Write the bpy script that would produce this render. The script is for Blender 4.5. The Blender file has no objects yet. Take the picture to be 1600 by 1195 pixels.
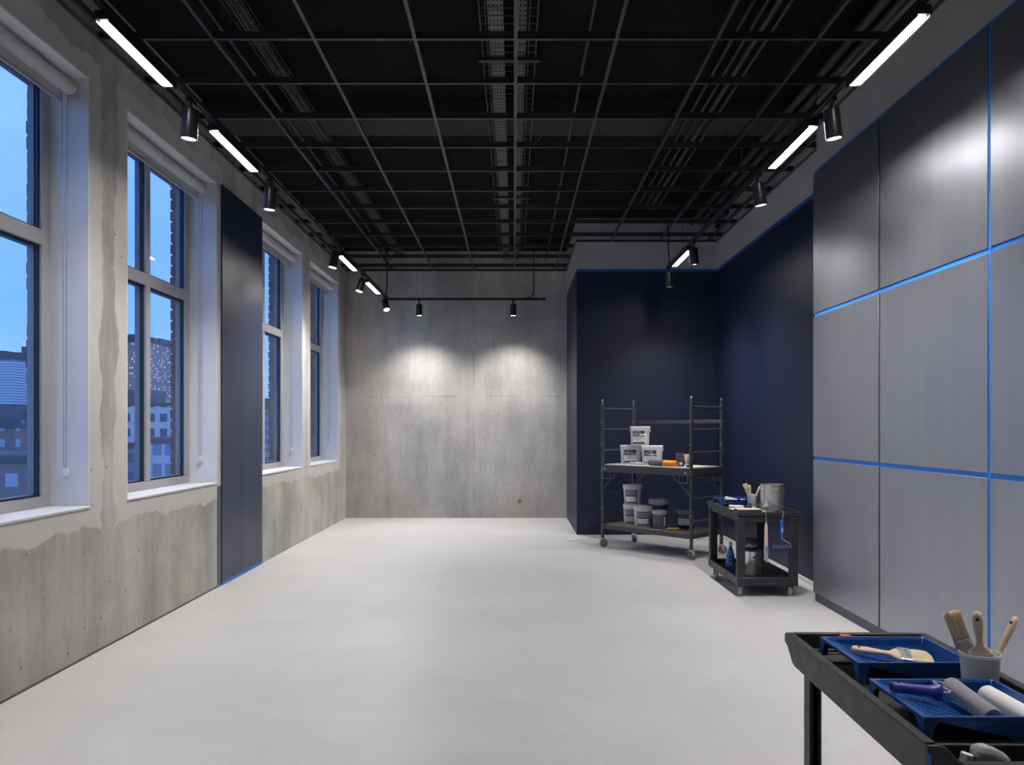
import bpy, bmesh, math, random
from mathutils import Vector, Matrix
random.seed(7)
R = math.radians
PI = math.pi
scn = bpy.context.scene
COL = scn.collection

# ------------------------------------------------------------------ camera
F = 1210.0                       # focal length in pixels of the 1600-wide frame
cd = bpy.data.cameras.new('camera'); cam = bpy.data.objects.new('camera', cd); COL.objects.link(cam)
cam.location = (0, 0, 1.5); cam.rotation_euler = (R(90), 0, 0)
cd.sensor_fit = 'HORIZONTAL'; cd.sensor_width = 36.0; cd.lens = F / 1600 * 36
cd.shift_x = -3 / 1600; cd.shift_y = 70.5 / 1600; cd.clip_end = 2000; cd.clip_start = 0.02
scn.camera = cam

# ------------------------------------------------------------------ world: blue dusk sky
w = bpy.data.worlds.new('dusk_sky'); scn.world = w; w.use_nodes = True
nt = w.node_tree; nt.nodes.clear()
wo = nt.nodes.new('ShaderNodeOutputWorld'); bg = nt.nodes.new('ShaderNodeBackground')
tc = nt.nodes.new('ShaderNodeTexCoord'); sp = nt.nodes.new('ShaderNodeSeparateXYZ')
nt.links.new(tc.outputs['Generated'], sp.inputs[0])
rp = nt.nodes.new('ShaderNodeValToRGB'); nt.links.new(sp.outputs['Z'], rp.inputs[0])
e = rp.color_ramp.elements
e[0].position = 0.0; e[0].color = (0.17, 0.33, 0.70, 1)
e[1].position = 0.75; e[1].color = (0.08, 0.20, 0.58, 1)
x = e.new(0.14); x.color = (0.105, 0.255, 0.66, 1)
x = e.new(0.32); x.color = (0.135, 0.285, 0.70, 1)
no = nt.nodes.new('ShaderNodeTexNoise'); no.inputs['Scale'].default_value = 2.2; no.inputs['Detail'].default_value = 6
mp = nt.nodes.new('ShaderNodeMapping'); mp.inputs['Scale'].default_value = (1, 1, 3.5)
nt.links.new(tc.outputs['Generated'], mp.inputs[0]); nt.links.new(mp.outputs[0], no.inputs['Vector'])
cr = nt.nodes.new('ShaderNodeMapRange'); cr.inputs[1].default_value = .42; cr.inputs[2].default_value = .75
cr.inputs[3].default_value = 0; cr.inputs[4].default_value = .45
nt.links.new(no.outputs[0], cr.inputs[0])
mx = nt.nodes.new('ShaderNodeMixRGB'); nt.links.new(cr.outputs[0], mx.inputs[0]); nt.links.new(rp.outputs[0], mx.inputs[1])
mx.inputs[2].default_value = (0.22, 0.38, 0.74, 1)
nt.links.new(mx.outputs[0], bg.inputs[0]); bg.inputs[1].default_value = 2.25
nt.links.new(bg.outputs[0], wo.inputs[0])

# ------------------------------------------------------------------ exposure and lamp strengths
vs = scn.view_settings
vs.view_transform = 'Standard'; vs.look = 'None'; vs.exposure = 0.0; vs.gamma = 1.0; vs.use_curve_mapping = False
LED_STRENGTH = 74.0
SPOT_W = 76.0
BACK_SPOT_W = 120.0

# ------------------------------------------------------------------ helpers: mesh builder
class MB:
    def __init__(self): self.bm = bmesh.new()
    def _mark(self): return set(self.bm.verts)
    def xf(self, old, M):
        for v in self.bm.verts:
            if v not in old: v.co = M @ v.co
    def box(self, x0, x1, y0, y1, z0, z1, M=None):
        c = [(x, y, z) for z in (z0, z1) for y in (y0, y1) for x in (x0, x1)]
        v = [self.bm.verts.new(M @ Vector(p) if M else p) for p in c]
        for f in ((0, 2, 3, 1), (4, 5, 7, 6), (0, 1, 5, 4), (2, 6, 7, 3), (0, 4, 6, 2), (1, 3, 7, 5)):
            self.bm.faces.new([v[i] for i in f])
        return self
    def rings(self, rings, cap0=True, cap1=True, closed=True):
        V = [[self.bm.verts.new(p) for p in r] for r in rings]
        n = len(V[0])
        for a, b in zip(V, V[1:]):
            for i in range(n if closed else n - 1):
                j = (i + 1) % n
                self.bm.faces.new((a[i], a[j], b[j], b[i]))
        if cap0: self.bm.faces.new(V[0][::-1])
        if cap1: self.bm.faces.new(V[-1])
        return self
    def cyl(self, p0, p1, r0, r1=None, n=16, cap=True):
        r1 = r0 if r1 is None else r1
        p0, p1 = Vector(p0), Vector(p1); d = (p1 - p0).normalized()
        a = d.orthogonal().normalized(); b = d.cross(a)
        rg = [[p + (a * math.cos(2 * PI * i / n) + b * math.sin(2 * PI * i / n)) * r for i in range(n)] for p, r in ((p0, r0), (p1, r1))]
        return self.rings(rg, cap, cap)
    def tube(self, pts, r, n=8, closed=False):
        pts = [Vector(p) for p in pts]; rg = []; a = None
        for i, p in enumerate(pts):
            t0 = (p - pts[i - 1]).normalized() if i else None
            t1 = (pts[i + 1] - p).normalized() if i < len(pts) - 1 else None
            t = ((t0 or t1) + (t1 or t0)).normalized()
            k = 1.0
            if t0 and t1: k = 1 / max(0.5, t.dot(t1))
            a = t.orthogonal().normalized() if a is None else (a - t * a.dot(t)).normalized()
            b = t.cross(a)
            rg.append([p + (a * math.cos(2 * PI * j / n) + b * math.sin(2 * PI * j / n)) * r * (k if 0 else 1) for j in range(n)])
        return self.rings(rg)
    def lathe(self, prof, c=(0, 0, 0), n=32, cap0=True, cap1=True):
        rg = [[(c[0] + r * math.cos(2 * PI * i / n), c[1] + r * math.sin(2 * PI * i / n), c[2] + z) for i in range(n)] for r, z in prof]
        return self.rings(rg, cap0, cap1)
    def loft(self, secs, n=24, p=2.0, cap0=True, cap1=True, M=None):
        """sections (z, half width x, half width y[, offset x, offset y]); superellipse exponent p"""
        rg = []
        for s in secs:
            z, a, b = s[:3]; ox = s[3] if len(s) > 3 else 0; oy = s[4] if len(s) > 4 else 0
            ring = []
            for i in range(n):
                t = 2 * PI * i / n; c, q = math.cos(t), math.sin(t)
                v = Vector((ox + a * math.copysign(abs(c) ** (2 / p), c), oy + b * math.copysign(abs(q) ** (2 / p), q), z))
                ring.append(M @ v if M else v)
            rg.append(ring)
        return self.rings(rg, cap0, cap1)
    def arc(self, r0, z0, r1, z1, a0, a1, n=12, t=0.0012):
        """thin label patch wrapped round a tapered body"""
        rg = []
        for i in range(n + 1):
            a = a0 + (a1 - a0) * i / n; c, s = math.cos(a), math.sin(a)
            rg.append([(r0 * c, r0 * s, z0), ((r0 + t) * c, (r0 + t) * s, z0), ((r1 + t) * c, (r1 + t) * s, z1), (r1 * c, r1 * s, z1)])
        return self.rings(rg)
    def prism(self, poly, axis, a, b):
        """polygon extruded along an axis; poly gives the two other coordinates in order"""
        def P(u, v, t): return {'x': (t, u, v), 'y': (u, t, v), 'z': (u, v, t)}[axis]
        return self.rings([[P(u, v, a) for u, v in poly], [P(u, v, b) for u, v in poly]])
    def tray(self, x0, x1, y0, y1, zb, zt, wall, zf):
        """open box: outer shell from zb to zt with a cavity down to zf"""
        def q(a, b, c, d, z): return [(a, c, z), (b, c, z), (b, d, z), (a, d, z)]
        w_ = wall
        return self.rings([q(x0, x1, y0, y1, zb), q(x0, x1, y0, y1, zt), q(x0 + w_, x1 - w_, y0 + w_, y1 - w_, zt),
                           q(x0 + w_, x1 - w_, y0 + w_, y1 - w_, zf)])
    def build(self, name, mat, parent=None, loc=(0, 0, 0), rot=None, bevel=0, seg=2, sharp=38, solid=0, sub=0):
        bmesh.ops.recalc_face_normals(self.bm, faces=self.bm.faces)
        me = bpy.data.meshes.new(name); self.bm.to_mesh(me); self.bm.free()
        me.polygons.foreach_set('use_smooth', [True] * len(me.polygons))
        me.set_sharp_from_angle(angle=R(sharp))
        for m in (mat if isinstance(mat, (list, tuple)) else [mat]): me.materials.append(m)
        o = bpy.data.objects.new(name, me); COL.objects.link(o)
        o.location = loc
        if rot is not None: o.rotation_euler = rot
        if parent: o.parent = parent
        if solid:
            m = o.modifiers.new('solid', 'SOLIDIFY'); m.thickness = solid; m.offset = -1
        if bevel:
            m = o.modifiers.new('bevel', 'BEVEL'); m.width = bevel; m.segments = seg; m.limit_method = 'ANGLE'; m.angle_limit = R(40)
            m.harden_normals = False
        if sub:
            m = o.modifiers.new('sub', 'SUBSURF'); m.levels = sub; m.render_levels = sub
        return o

def tag(o, label=None, cat=None, group=None, kind=None):
    if label: o['label'] = label
    if cat: o['category'] = cat
    if group: o['group'] = group
    if kind: o['kind'] = kind
    return o
def thing(name, label, cat, loc=(0, 0, 0), rot=(0, 0, 0), group=None, kind=None):
    o = bpy.data.objects.new(name, None); COL.objects.link(o); o.empty_display_size = .05
    o.location = loc; o.rotation_euler = rot
    return tag(o, label, cat, group, kind)
def kids(o): return [c for c in bpy.data.objects if c.parent is o]
def copy_tree(o, parent=None):
    c = o.copy(); COL.objects.link(c); c.parent = parent
    for ch in kids(o): copy_tree(ch, c)
    return c
def relabel(o, label, loc=None, rot=None):
    o['label'] = label
    if loc is not None: o.location = loc
    if rot is not None: o.rotation_euler = rot
    return o

# ------------------------------------------------------------------ helpers: materials
def newmat(name):
    m = bpy.data.materials.new(name); m.use_nodes = True
    b = m.node_tree.nodes['Principled BSDF']
    return m, m.node_tree, b
def plain(name, col, rough=.5, metal=0, var=.12, scale=18, bump=0, bscale=120, spec=.5, stretch=(1, 1, 1), rvar=0, coat=0):
    """solid colour with a little procedural mottling, roughness variation and bump"""
    m, t, b = newmat(name); n, L = t.nodes, t.links
    tc = n.new('ShaderNodeTexCoord'); mp = n.new('ShaderNodeMapping'); mp.inputs['Scale'].default_value = stretch
    L.new(tc.outputs['Object'], mp.inputs[0])
    nz = n.new('ShaderNodeTexNoise'); nz.inputs['Scale'].default_value = scale; nz.inputs['Detail'].default_value = 4
    L.new(mp.outputs[0], nz.inputs['Vector'])
    mr = n.new('ShaderNodeMapRange'); mr.inputs[1].default_value = .25; mr.inputs[2].default_value = .75
    mr.inputs[3].default_value = 1 - var; mr.inputs[4].default_value = 1 + var; L.new(nz.outputs[0], mr.inputs[0])
    vm = n.new('ShaderNodeVectorMath'); vm.operation = 'SCALE'; vm.inputs[0].default_value = col[:3]
    L.new(mr.outputs[0], vm.inputs['Scale']); L.new(vm.outputs[0], b.inputs['Base Color'])
    b.inputs['Roughness'].default_value = rough; b.inputs['Metallic'].default_value = metal
    b.inputs['Specular IOR Level'].default_value = spec; b.inputs['Coat Weight'].default_value = coat
    if rvar:
        rr = n.new('ShaderNodeMapRange'); rr.inputs[1].default_value = .3; rr.inputs[2].default_value = .7
        rr.inputs[3].default_value = rough - rvar; rr.inputs[4].default_value = rough + rvar
        L.new(nz.outputs[0], rr.inputs[0]); L.new(rr.outputs[0], b.inputs['Roughness'])
    if bump:
        n2 = n.new('ShaderNodeTexNoise'); n2.inputs['Scale'].default_value = bscale; n2.inputs['Detail'].default_value = 3
        L.new(mp.outputs[0], n2.inputs['Vector'])
        bp = n.new('ShaderNodeBump'); bp.inputs['Strength'].default_value = bump; bp.inputs['Distance'].default_value = .004
        L.new(n2.outputs[0], bp.inputs['Height']); L.new(bp.outputs[0], b.inputs['Normal'])
    return m
def emit(name, col, strength):
    m, t, b = newmat(name)
    b.inputs['Base Color'].default_value = (0.8, 0.8, 0.8, 1)
    b.inputs['Emission Color'].default_value = (*col, 1); b.inputs['Emission Strength'].default_value = strength
    return m
def math_(n, L, op, a, b=None, c=None):
    q = n.new('ShaderNodeMath'); q.operation = op
    for i, v in enumerate((a, b, c)):
        if v is None: continue
        if isinstance(v, (int, float)): q.inputs[i].default_value = v
        else: L.new(v, q.inputs[i])
    return q.outputs[0]
def noise_(n, L, vec, scale, detail=5, rough=.55, stretch=(1, 1, 1)):
    mp = n.new('ShaderNodeMapping'); mp.inputs['Scale'].default_value = stretch; L.new(vec, mp.inputs[0])
    q = n.new('ShaderNodeTexNoise'); q.inputs['Scale'].default_value = scale; q.inputs['Detail'].default_value = detail
    q.inputs['Roughness'].default_value = rough; L.new(mp.outputs[0], q.inputs['Vector']); return q.outputs[0]
def ramp_(n, L, v, a, b, lo=0., hi=1., smooth=True):
    q = n.new('ShaderNodeMapRange'); q.interpolation_type = 'SMOOTHSTEP' if smooth else 'LINEAR'
    q.inputs[1].default_value = a; q.inputs[2].default_value = b; q.inputs[3].default_value = lo; q.inputs[4].default_value = hi
    L.new(v, q.inputs[0]); return q.outputs[0]
def mix_(n, L, f, a, b):
    q = n.new('ShaderNodeMixRGB')
    for i, v in zip((0, 1, 2), (f, a, b)):
        if isinstance(v, tuple): q.inputs[i].default_value = (*v, 1)
        elif isinstance(v, (int, float)): q.inputs[i].default_value = v
        else: L.new(v, q.inputs[i])
    return q.outputs[0]
def pits_(n, L, vec, scale, amount, chance):
    """scattered small bug holes of cast concrete: 1 inside a hole"""
    q = n.new('ShaderNodeTexVoronoi'); q.inputs['Scale'].default_value = scale; L.new(vec, q.inputs['Vector'])
    inside = math_(n, L, 'LESS_THAN', q.outputs['Distance'], amount)
    s = n.new('ShaderNodeSeparateColor'); L.new(q.outputs['Color'], s.inputs[0])
    pick = math_(n, L, 'LESS_THAN', s.outputs[0], chance)
    return math_(n, L, 'MULTIPLY', inside, pick)

WIN = [(3.40, 5.09), (5.58, 7.27), (8.57, 10.22), (10.60, 12.28)]     # window openings along the left wall
SILL, HEAD = 0.97, 3.80
XL, YB = -2.79, 12.87
YR = 10.85                     # recess back wall
XR, XP = 2.84, 2.625           # right wall, wall face behind the panels
PAINT_TOP = 3.715

def concrete(name, base, streak=.5, windows=False, joints=False):
    m, t, b = newmat(name); n, L = t.nodes, t.links
    tc = n.new('ShaderNodeTexCoord'); V = tc.outputs['Object']
    cloud = noise_(n, L, V, .9, 6, .6)
    st = noise_(n, L, V, 2.6, 6, .65, (1, 1, .14))
    fine = noise_(n, L, V, 22, 5, .6, (1, 1, .6))
    a = ramp_(n, L, cloud, .3, .7, .80, 1.16)
    s = ramp_(n, L, st, .32, .68, 1 - .16 * streak, 1 + .2 * streak)
    f = ramp_(n, L, fine, .3, .7, .95, 1.05)
    k = math_(n, L, 'MULTIPLY', math_(n, L, 'MULTIPLY', a, s), f)
    warm = noise_(n, L, V, .6, 3)
    col = mix_(n, L, ramp_(n, L, warm, .35, .65), tuple(c * w_ for c, w_ in zip(base, (.985, 1.0, 1.02))), tuple(c * w_ for c, w_ in zip(base, (1.02, 1.0, .965))))
    vm = n.new('ShaderNodeVectorMath'); vm.operation = 'SCALE'; L.new(col, vm.inputs[0]); L.new(k, vm.inputs['Scale'])
    col = vm.outputs[0]
    sp = n.new('ShaderNodeSeparateXYZ'); L.new(V, sp.inputs[0])
    if joints:
        wob = math_(n, L, 'MULTIPLY', math_(n, L, 'SUBTRACT', noise_(n, L, V, 2.4, 5, .6, (1, 1, .3)), .5), .10)
        dz = math_(n, L, 'ABSOLUTE', math_(n, L, 'ADD', math_(n, L, 'SUBTRACT', sp.outputs['Z'], 2.02), wob))
        dx = math_(n, L, 'ABSOLUTE', math_(n, L, 'ADD', math_(n, L, 'ADD', sp.outputs['X'], .665), math_(n, L, 'MULTIPLY', wob, .2)))
        jl = math_(n, L, 'MAXIMUM', ramp_(n, L, dz, .016, .0, 0, .9), ramp_(n, L, dx, .018, .0, 0, .7))
        br = ramp_(n, L, noise_(n, L, V, 3, 4), .38, .6)
        col = mix_(n, L, math_(n, L, 'MULTIPLY', jl, br), col, tuple(c * .62 for c in base))
        ddx = math_(n, L, 'MULTIPLY', math_(n, L, 'SUBTRACT', sp.outputs['X'], .095), 1.25); ddz = math_(n, L, 'SUBTRACT', sp.outputs['Z'], .28)
        dd = math_(n, L, 'SQRT', math_(n, L, 'ADD', math_(n, L, 'MULTIPLY', ddx, ddx), math_(n, L, 'MULTIPLY', ddz, ddz)))
        col = mix_(n, L, ramp_(n, L, math_(n, L, 'ADD', dd, math_(n, L, 'MULTIPLY', wob, .15)), .045, .03, 0, .8), col, tuple(c * .3 for c in base))
        pale = math_(n, L, 'MAXIMUM', ramp_(n, L, dz, .16, .03, 0, .38), ramp_(n, L, dx, .10, .02, 0, .30))
        col = mix_(n, L, math_(n, L, 'MULTIPLY', pale, ramp_(n, L, st, .35, .6)), col, tuple(c * 1.35 for c in base))
    if windows:
        wob = math_(n, L, 'MULTIPLY', math_(n, L, 'SUBTRACT', noise_(n, L, V, 2.3, 8, .62), .5), .30)
        best = None
        for y0, y1 in WIN:
            dy = math_(n, L, 'SUBTRACT', math_(n, L, 'ABSOLUTE', math_(n, L, 'SUBTRACT', sp.outputs['Y'], (y0 + y1) / 2)), (y1 - y0) / 2)
            best = dy if best is None else math_(n, L, 'MINIMUM', best, dy)
        dz = math_(n, L, 'SUBTRACT', math_(n, L, 'ABSOLUTE', math_(n, L, 'SUBTRACT', sp.outputs['Z'], (SILL + HEAD) / 2)), (HEAD - SILL) / 2)
        d = math_(n, L, 'ADD', math_(n, L, 'MAXIMUM', best, dz), wob)
        mask = ramp_(n, L, d, .150, .135)
        fade = ramp_(n, L, noise_(n, L, V, 3, 5), .2, .75, 1.0, .72)
        col = mix_(n, L, math_(n, L, 'MULTIPLY', mask, fade), col, (.62, .605, .575))
    pit = pits_(n, L, V, 7.5, .075, .22)
    col = mix_(n, L, math_(n, L, 'MULTIPLY', pit, .75), col, tuple(c * .3 for c in base))
    L.new(col, b.inputs['Base Color']); b.inputs['Roughness'].default_value = .78
    b.inputs['Specular IOR Level'].default_value = .3
    h = math_(n, L, 'SUBTRACT', math_(n, L, 'ADD', fine, math_(n, L, 'MULTIPLY', st, .8)), pit)
    bp = n.new('ShaderNodeBump'); bp.inputs['Strength'].default_value = .25; bp.inputs['Distance'].default_value = .006
    L.new(h, bp.inputs['Height']); L.new(bp.outputs[0], b.inputs['Normal'])
    return m

def navy_wall(name):
    """navy paint up to the tape line, pale plaster above it"""
    m, t, b = newmat(name); n, L = t.nodes, t.links
    tc = n.new('ShaderNodeTexCoord'); V = tc.outputs['Object']
    sp = n.new('ShaderNodeSeparateXYZ'); L.new(V, sp.inputs[0])
    up = math_(n, L, 'GREATER_THAN', sp.outputs['Z'], PAINT_TOP)
    st = noise_(n, L, V, 5, 5, .6, (1, 1, .08))
    navy = mix_(n, L, ramp_(n, L, st, .3, .7), (.0048, .0085, .034), (.0075, .013, .046))
    pl = mix_(n, L, noise_(n, L, V, 2.5, 5), (.36, .355, .365), (.44, .435, .44))
    L.new(mix_(n, L, up, navy, pl), b.inputs['Base Color'])
    L.new(ramp_(n, L, up, 0, 1, .50, .8, False), b.inputs['Roughness'])
    bp = n.new('ShaderNodeBump'); bp.inputs['Strength'].default_value = .12; bp.inputs['Distance'].default_value = .002
    L.new(noise_(n, L, V, 60, 3), bp.inputs['Height']); L.new(bp.outputs[0], b.inputs['Normal'])
    return m

def floor_mat():
    m, t, b = newmat('pale_resin_floor'); n, L = t.nodes, t.links
    tc = n.new('ShaderNodeTexCoord'); V = tc.outputs['Object']
    c1 = noise_(n, L, V, .7, 6, .6); c2 = noise_(n, L, V, 3.5, 6, .65, (.6, 1.6, 1))
    k = math_(n, L, 'ADD', math_(n, L, 'MULTIPLY', c1, .65), math_(n, L, 'MULTIPLY', c2, .35))
    L.new(mix_(n, L, ramp_(n, L, k, .35, .65), (.52, .522, .525), (.59, .592, .597)), b.inputs['Base Color'])
    L.new(ramp_(n, L, c2, .3, .7, .36, .5), b.inputs['Roughness']); b.inputs['Specular IOR Level'].default_value = .35
    bp = n.new('ShaderNodeBump'); bp.inputs['Strength'].default_value = .06; bp.inputs['Distance'].default_value = .003
    L.new(noise_(n, L, V, 14, 4), bp.inputs['Height']); L.new(bp.outputs[0], b.inputs['Normal'])
    return m

def satin_panel():
    """satin metallic navy lacquer, brushed upright"""
    m, t, b = newmat('satin_navy_lacquer'); n, L = t.nodes, t.links
    tc = n.new('ShaderNodeNewGeometry'); V = tc.outputs['Position']
    st = noise_(n, L, V, 9, 5, .6, (1, 1, .05)); cl = noise_(n, L, V, 1.6, 5)
    L.new(mix_(n, L, ramp_(n, L, st, .3, .7), (.355, .367, .41), (.38, .392, .435)), b.inputs['Base Color'])
    b.inputs['Metallic'].default_value = .85
    L.new(ramp_(n, L, cl, .3, .7, .34, .42), b.inputs['Roughness'])
    return m

def glass_mat():
    m, t, b = newmat('window_glass'); n, L = t.nodes, t.links
    n.remove(b); out = n['Material Output']
    tr = n.new('ShaderNodeBsdfTransparent'); tr.inputs[0].default_value = (.93, .96, .98, 1)
    gl = n.new('ShaderNodeBsdfGlossy'); gl.inputs['Roughness'].default_value = .0
    lw = n.new('ShaderNodeLayerWeight'); lw.inputs['Blend'].default_value = .5
    fr = math_(n, L, 'ADD', math_(n, L, 'MULTIPLY', math_(n, L, 'POWER', lw.outputs['Facing'], 5), .55), .025)
    mx = n.new('ShaderNodeMixShader'); L.new(fr, mx.inputs[0]); L.new(tr.outputs[0], mx.inputs[1]); L.new(gl.outputs[0], mx.inputs[2])
    L.new(mx.outputs[0], out.inputs['Surface']); return m

def facade(name, wall, glass, lit, sx, sz, lit_share, litcol=(1, .78, .45), strength=1.2, wx=.62, wz=.6):
    """far facade with a grid of panes, a share of them lit"""
    m, t, b = newmat(name); n, L = t.nodes, t.links
    tc = n.new('ShaderNodeTexCoord'); sp = n.new('ShaderNodeSeparateXYZ'); L.new(tc.outputs['Object'], sp.inputs[0])
    h = math_(n, L, 'ADD', sp.outputs['X'], sp.outputs['Y'])
    u = math_(n, L, 'DIVIDE', h, sx); v = math_(n, L, 'DIVIDE', sp.outputs['Z'], sz)
    fu = math_(n, L, 'FRACT', u); fv = math_(n, L, 'FRACT', v)
    win = math_(n, L, 'MULTIPLY', math_(n, L, 'LESS_THAN', fu, wx), math_(n, L, 'LESS_THAN', fv, wz))
    cb = n.new('ShaderNodeCombineXYZ'); L.new(math_(n, L, 'FLOOR', u), cb.inputs[0]); L.new(math_(n, L, 'FLOOR', v), cb.inputs[1])
    wn = n.new('ShaderNodeTexWhiteNoise'); wn.noise_dimensions = '3D'; L.new(cb.outputs[0], wn.inputs['Vector'])
    on = math_(n, L, 'MULTIPLY', win, math_(n, L, 'LESS_THAN', wn.outputs['Value'], lit_share))
    L.new(mix_(n, L, win, wall, glass), b.inputs['Base Color']); b.inputs['Roughness'].default_value = .7
    b.inputs['Emission Color'].default_value = (*litcol, 1)
    L.new(math_(n, L, 'MULTIPLY', on, strength), b.inputs['Emission Strength'])
    return m

M = dict(
    floor=floor_mat(), panel=satin_panel(), glass=glass_mat(),
    left=concrete('cast_concrete_with_plaster', (.46, .45, .43), 1.0, windows=True),
    back=concrete('cast_concrete_panels', (.42, .412, .40), .8, joints=True),
    navy=navy_wall('navy_wall_paint'),
    plaster=plain('pale_plaster', (.39, .385, .39), .85, var=.06, scale=3, bump=.08),
    navyflat=plain('navy_board_paint', (.024, .032, .082), .40, var=.10, scale=3, stretch=(1, 1, .1), rvar=.05),
    deck=plain('black_painted_soffit', (.0055, .0055, .007), .9, var=.25, scale=2, bump=.2, bscale=30, spec=.15),
    deckgray=plain('dark_grey_painted_beam', (.020, .020, .022), .8, var=.15, scale=3),
    grid=plain('black_grid_steel', (.035, .035, .038), .42, var=.1, scale=10, spec=.5),
    track=plain('black_track_aluminium', (.012, .012, .014), .38, metal=0, var=.1),
    can=plain('black_lamp_enamel', (.007, .007, .0085), .36, var=.08),
    rodm=plain('dark_rod_steel', (.03, .03, .032), .4, metal=.6),
    duct=plain('dark_perforated_steel', (.10, .10, .108), .5, metal=.3, var=.1),
    hole=plain('punched_hole_black', (.004, .004, .005), .9),
    pipe=plain('dark_grey_conduit', (.034, .034, .038), .5, metal=.2),
    led=emit('led_diffuser', (1.0, .96, .935), LED_STRENGTH),
    lens=emit('lamp_lens', (1.0, .95, .90), 30.0),
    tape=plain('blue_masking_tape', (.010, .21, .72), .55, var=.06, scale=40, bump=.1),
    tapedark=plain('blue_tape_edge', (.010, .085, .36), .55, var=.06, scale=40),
    groove=plain('groove_black', (.02, .022, .03), .6),
    skirtg=plain('grey_skirting', (.09, .095, .115), .5),
    white=plain('white_paint', (.72, .72, .73), .55, var=.03, scale=6),
    frame=plain('grey_window_aluminium', (.42, .425, .44), .42, var=.03, metal=.1),
    sash=plain('blue_grey_outer_sash', (.20, .22, .26), .4),
    gasket=plain('black_rubber_gasket', (.012, .014, .02), .5),
    blind=plain('pale_grey_blind_cloth', (.50, .50, .51), .75, var=.05, scale=60, bump=.15, bscale=300),
    chain=plain('bead_chain_nickel', (.45, .46, .48), .35, metal=.7),
    clear=plain('clear_plastic', (.75, .76, .78), .2),
    brick=plain('red_brown_brick', (.23, .10, .085), .85, var=.35, scale=9, bump=.4, bscale=60),
    mortar=plain('grey_mortar', (.16, .13, .13), .9),
    scaff=plain('dark_grey_scaffold_enamel', (.050, .048, .050), .42, var=.15, scale=25),
    zinc=plain('zinc_plated_steel', (.62, .62, .63), .3, metal=.85, var=.1),
    plank=plain('pale_plywood', (.62, .60, .56), .6, var=.1, scale=9, stretch=(1, 6, 1)),
    plankdark=plain('worn_plywood', (.22, .18, .155), .6, var=.3, scale=9, stretch=(1, 6, 1)),
    rubber=plain('grey_rubber_tyre', (.16, .16, .17), .6),
    rubberb=plain('black_caster_yoke', (.02, .02, .022), .4),
    tyre=plain('taupe_rubber_tyre', (.30, .27, .25), .6),
    cart=plain('black_moulded_plastic', (.022, .022, .0245), .46, var=.25, scale=14, bump=.12, bscale=160, rvar=.08),
    bucket=plain('white_bucket_plastic', (.74, .73, .74), .4, var=.03),
    tubw=plain('off_white_tub_plastic', (.58, .565, .55), .42, var=.04),
    label=plain('dark_navy_label', (.035, .04, .085), .5, var=.05),
    print=plain('white_print', (.72, .72, .74), .5),
    printg=plain('grey_print', (.36, .36, .40), .5),
    graytub=plain('slate_grey_can', (.105, .115, .13), .38, var=.08),
    darktub=plain('charcoal_tub', (.055, .058, .066), .4, var=.08),
    lidgray=plain('pale_grey_lid', (.42, .42, .43), .4),
    steel=plain('polished_stainless_steel', (.74, .73, .72), .22, metal=.82, var=.06, scale=4, stretch=(1, 1, .1)),
    steeldark=plain('dark_steel_hardware', (.35, .35, .36), .3, metal=1),  # darker steel tone for pins, locking wires and stamped marks
    wood=plain('pale_beech_wood', (.70, .52, .37), .5, var=.12, scale=20, stretch=(1, 1, .15)),
    oak=plain('golden_wood_handle', (.85, .48, .16), .42, var=.15, scale=20, stretch=(1, 1, .15)),
    bristle=plain('natural_bristle', (.66, .53, .31), .8, var=.35, scale=260, stretch=(1, 1, .03), bump=.8, bscale=400),
    bristlep=plain('pale_bristle', (.62, .50, .32), .8, var=.3, scale=260, stretch=(1, 1, .03), bump=.8, bscale=400),
    ferrule=plain('nickel_ferrule', (.55, .54, .55), .28, metal=.95, var=.15),
    traym=plain('blue_moulded_tray', (.008, .078, .30), .36, var=.08, coat=.1),
    grip=plain('violet_blue_grip', (.035, .042, .26), .36, var=.06),
    fleece=plain('grey_flecked_fleece', (.36, .36, .38), .95, var=.45, scale=420, bump=1.0, bscale=520),
    fleeced=plain('dark_grey_fleece', (.12, .115, .125), .95, var=.4, scale=300, bump=.8, bscale=420),
    foam=plain('white_foam_sleeve', (.80, .79, .77), .9, var=.03, bump=.2, bscale=300),
    orange=plain('orange_fleece', (.90, .30, .025), .9, var=.3, scale=300, bump=.8, bscale=400),
    navyfl=plain('navy_fleece', (.030, .045, .115), .9, var=.2, scale=300, bump=.5, bscale=400),
    cup=plain('white_cup_plastic', (.70, .70, .71), .35, var=.05, scale=9),
    bag=plain('grey_plastic_bag', (.42, .42, .42), .38, var=.15, scale=12, bump=.3, bscale=18),
    cream=plain('cream_pad', (.80, .68, .52), .8, var=.05, bump=.2),
    blueg=plain('bright_blue_handle', (.012, .14, .62), .4),
    red=plain('red_latch', (.62, .10, .07), .45),
    pink=plain('pink_cap', (.62, .33, .33), .5),
    tin=plain('dark_tin_paint', (.03, .034, .045), .4),
    hood=plain('black_equipment_case', (.018, .018, .02), .45),
)

# ================================================================== SETTING
def struct(name, mb, mat, **k):
    return tag(mb.build(name, mat, **k), kind='structure')

b = MB(); b.box(-2.79, 3.1, -2.4, 13.2, -.15, 0); struct('floor', b, M['floor'])
# soffit: black slab
b = MB(); b.box(-3.2, 3.1, -2.4, 13.2, 4.43, 4.6); struct('ceiling', b, M['deck'])
b = MB(); b.box(XL, XP, 6.93, 7.38, 4.28, 4.43)
struct('trim_1', b, M['deckgray'])
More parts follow.
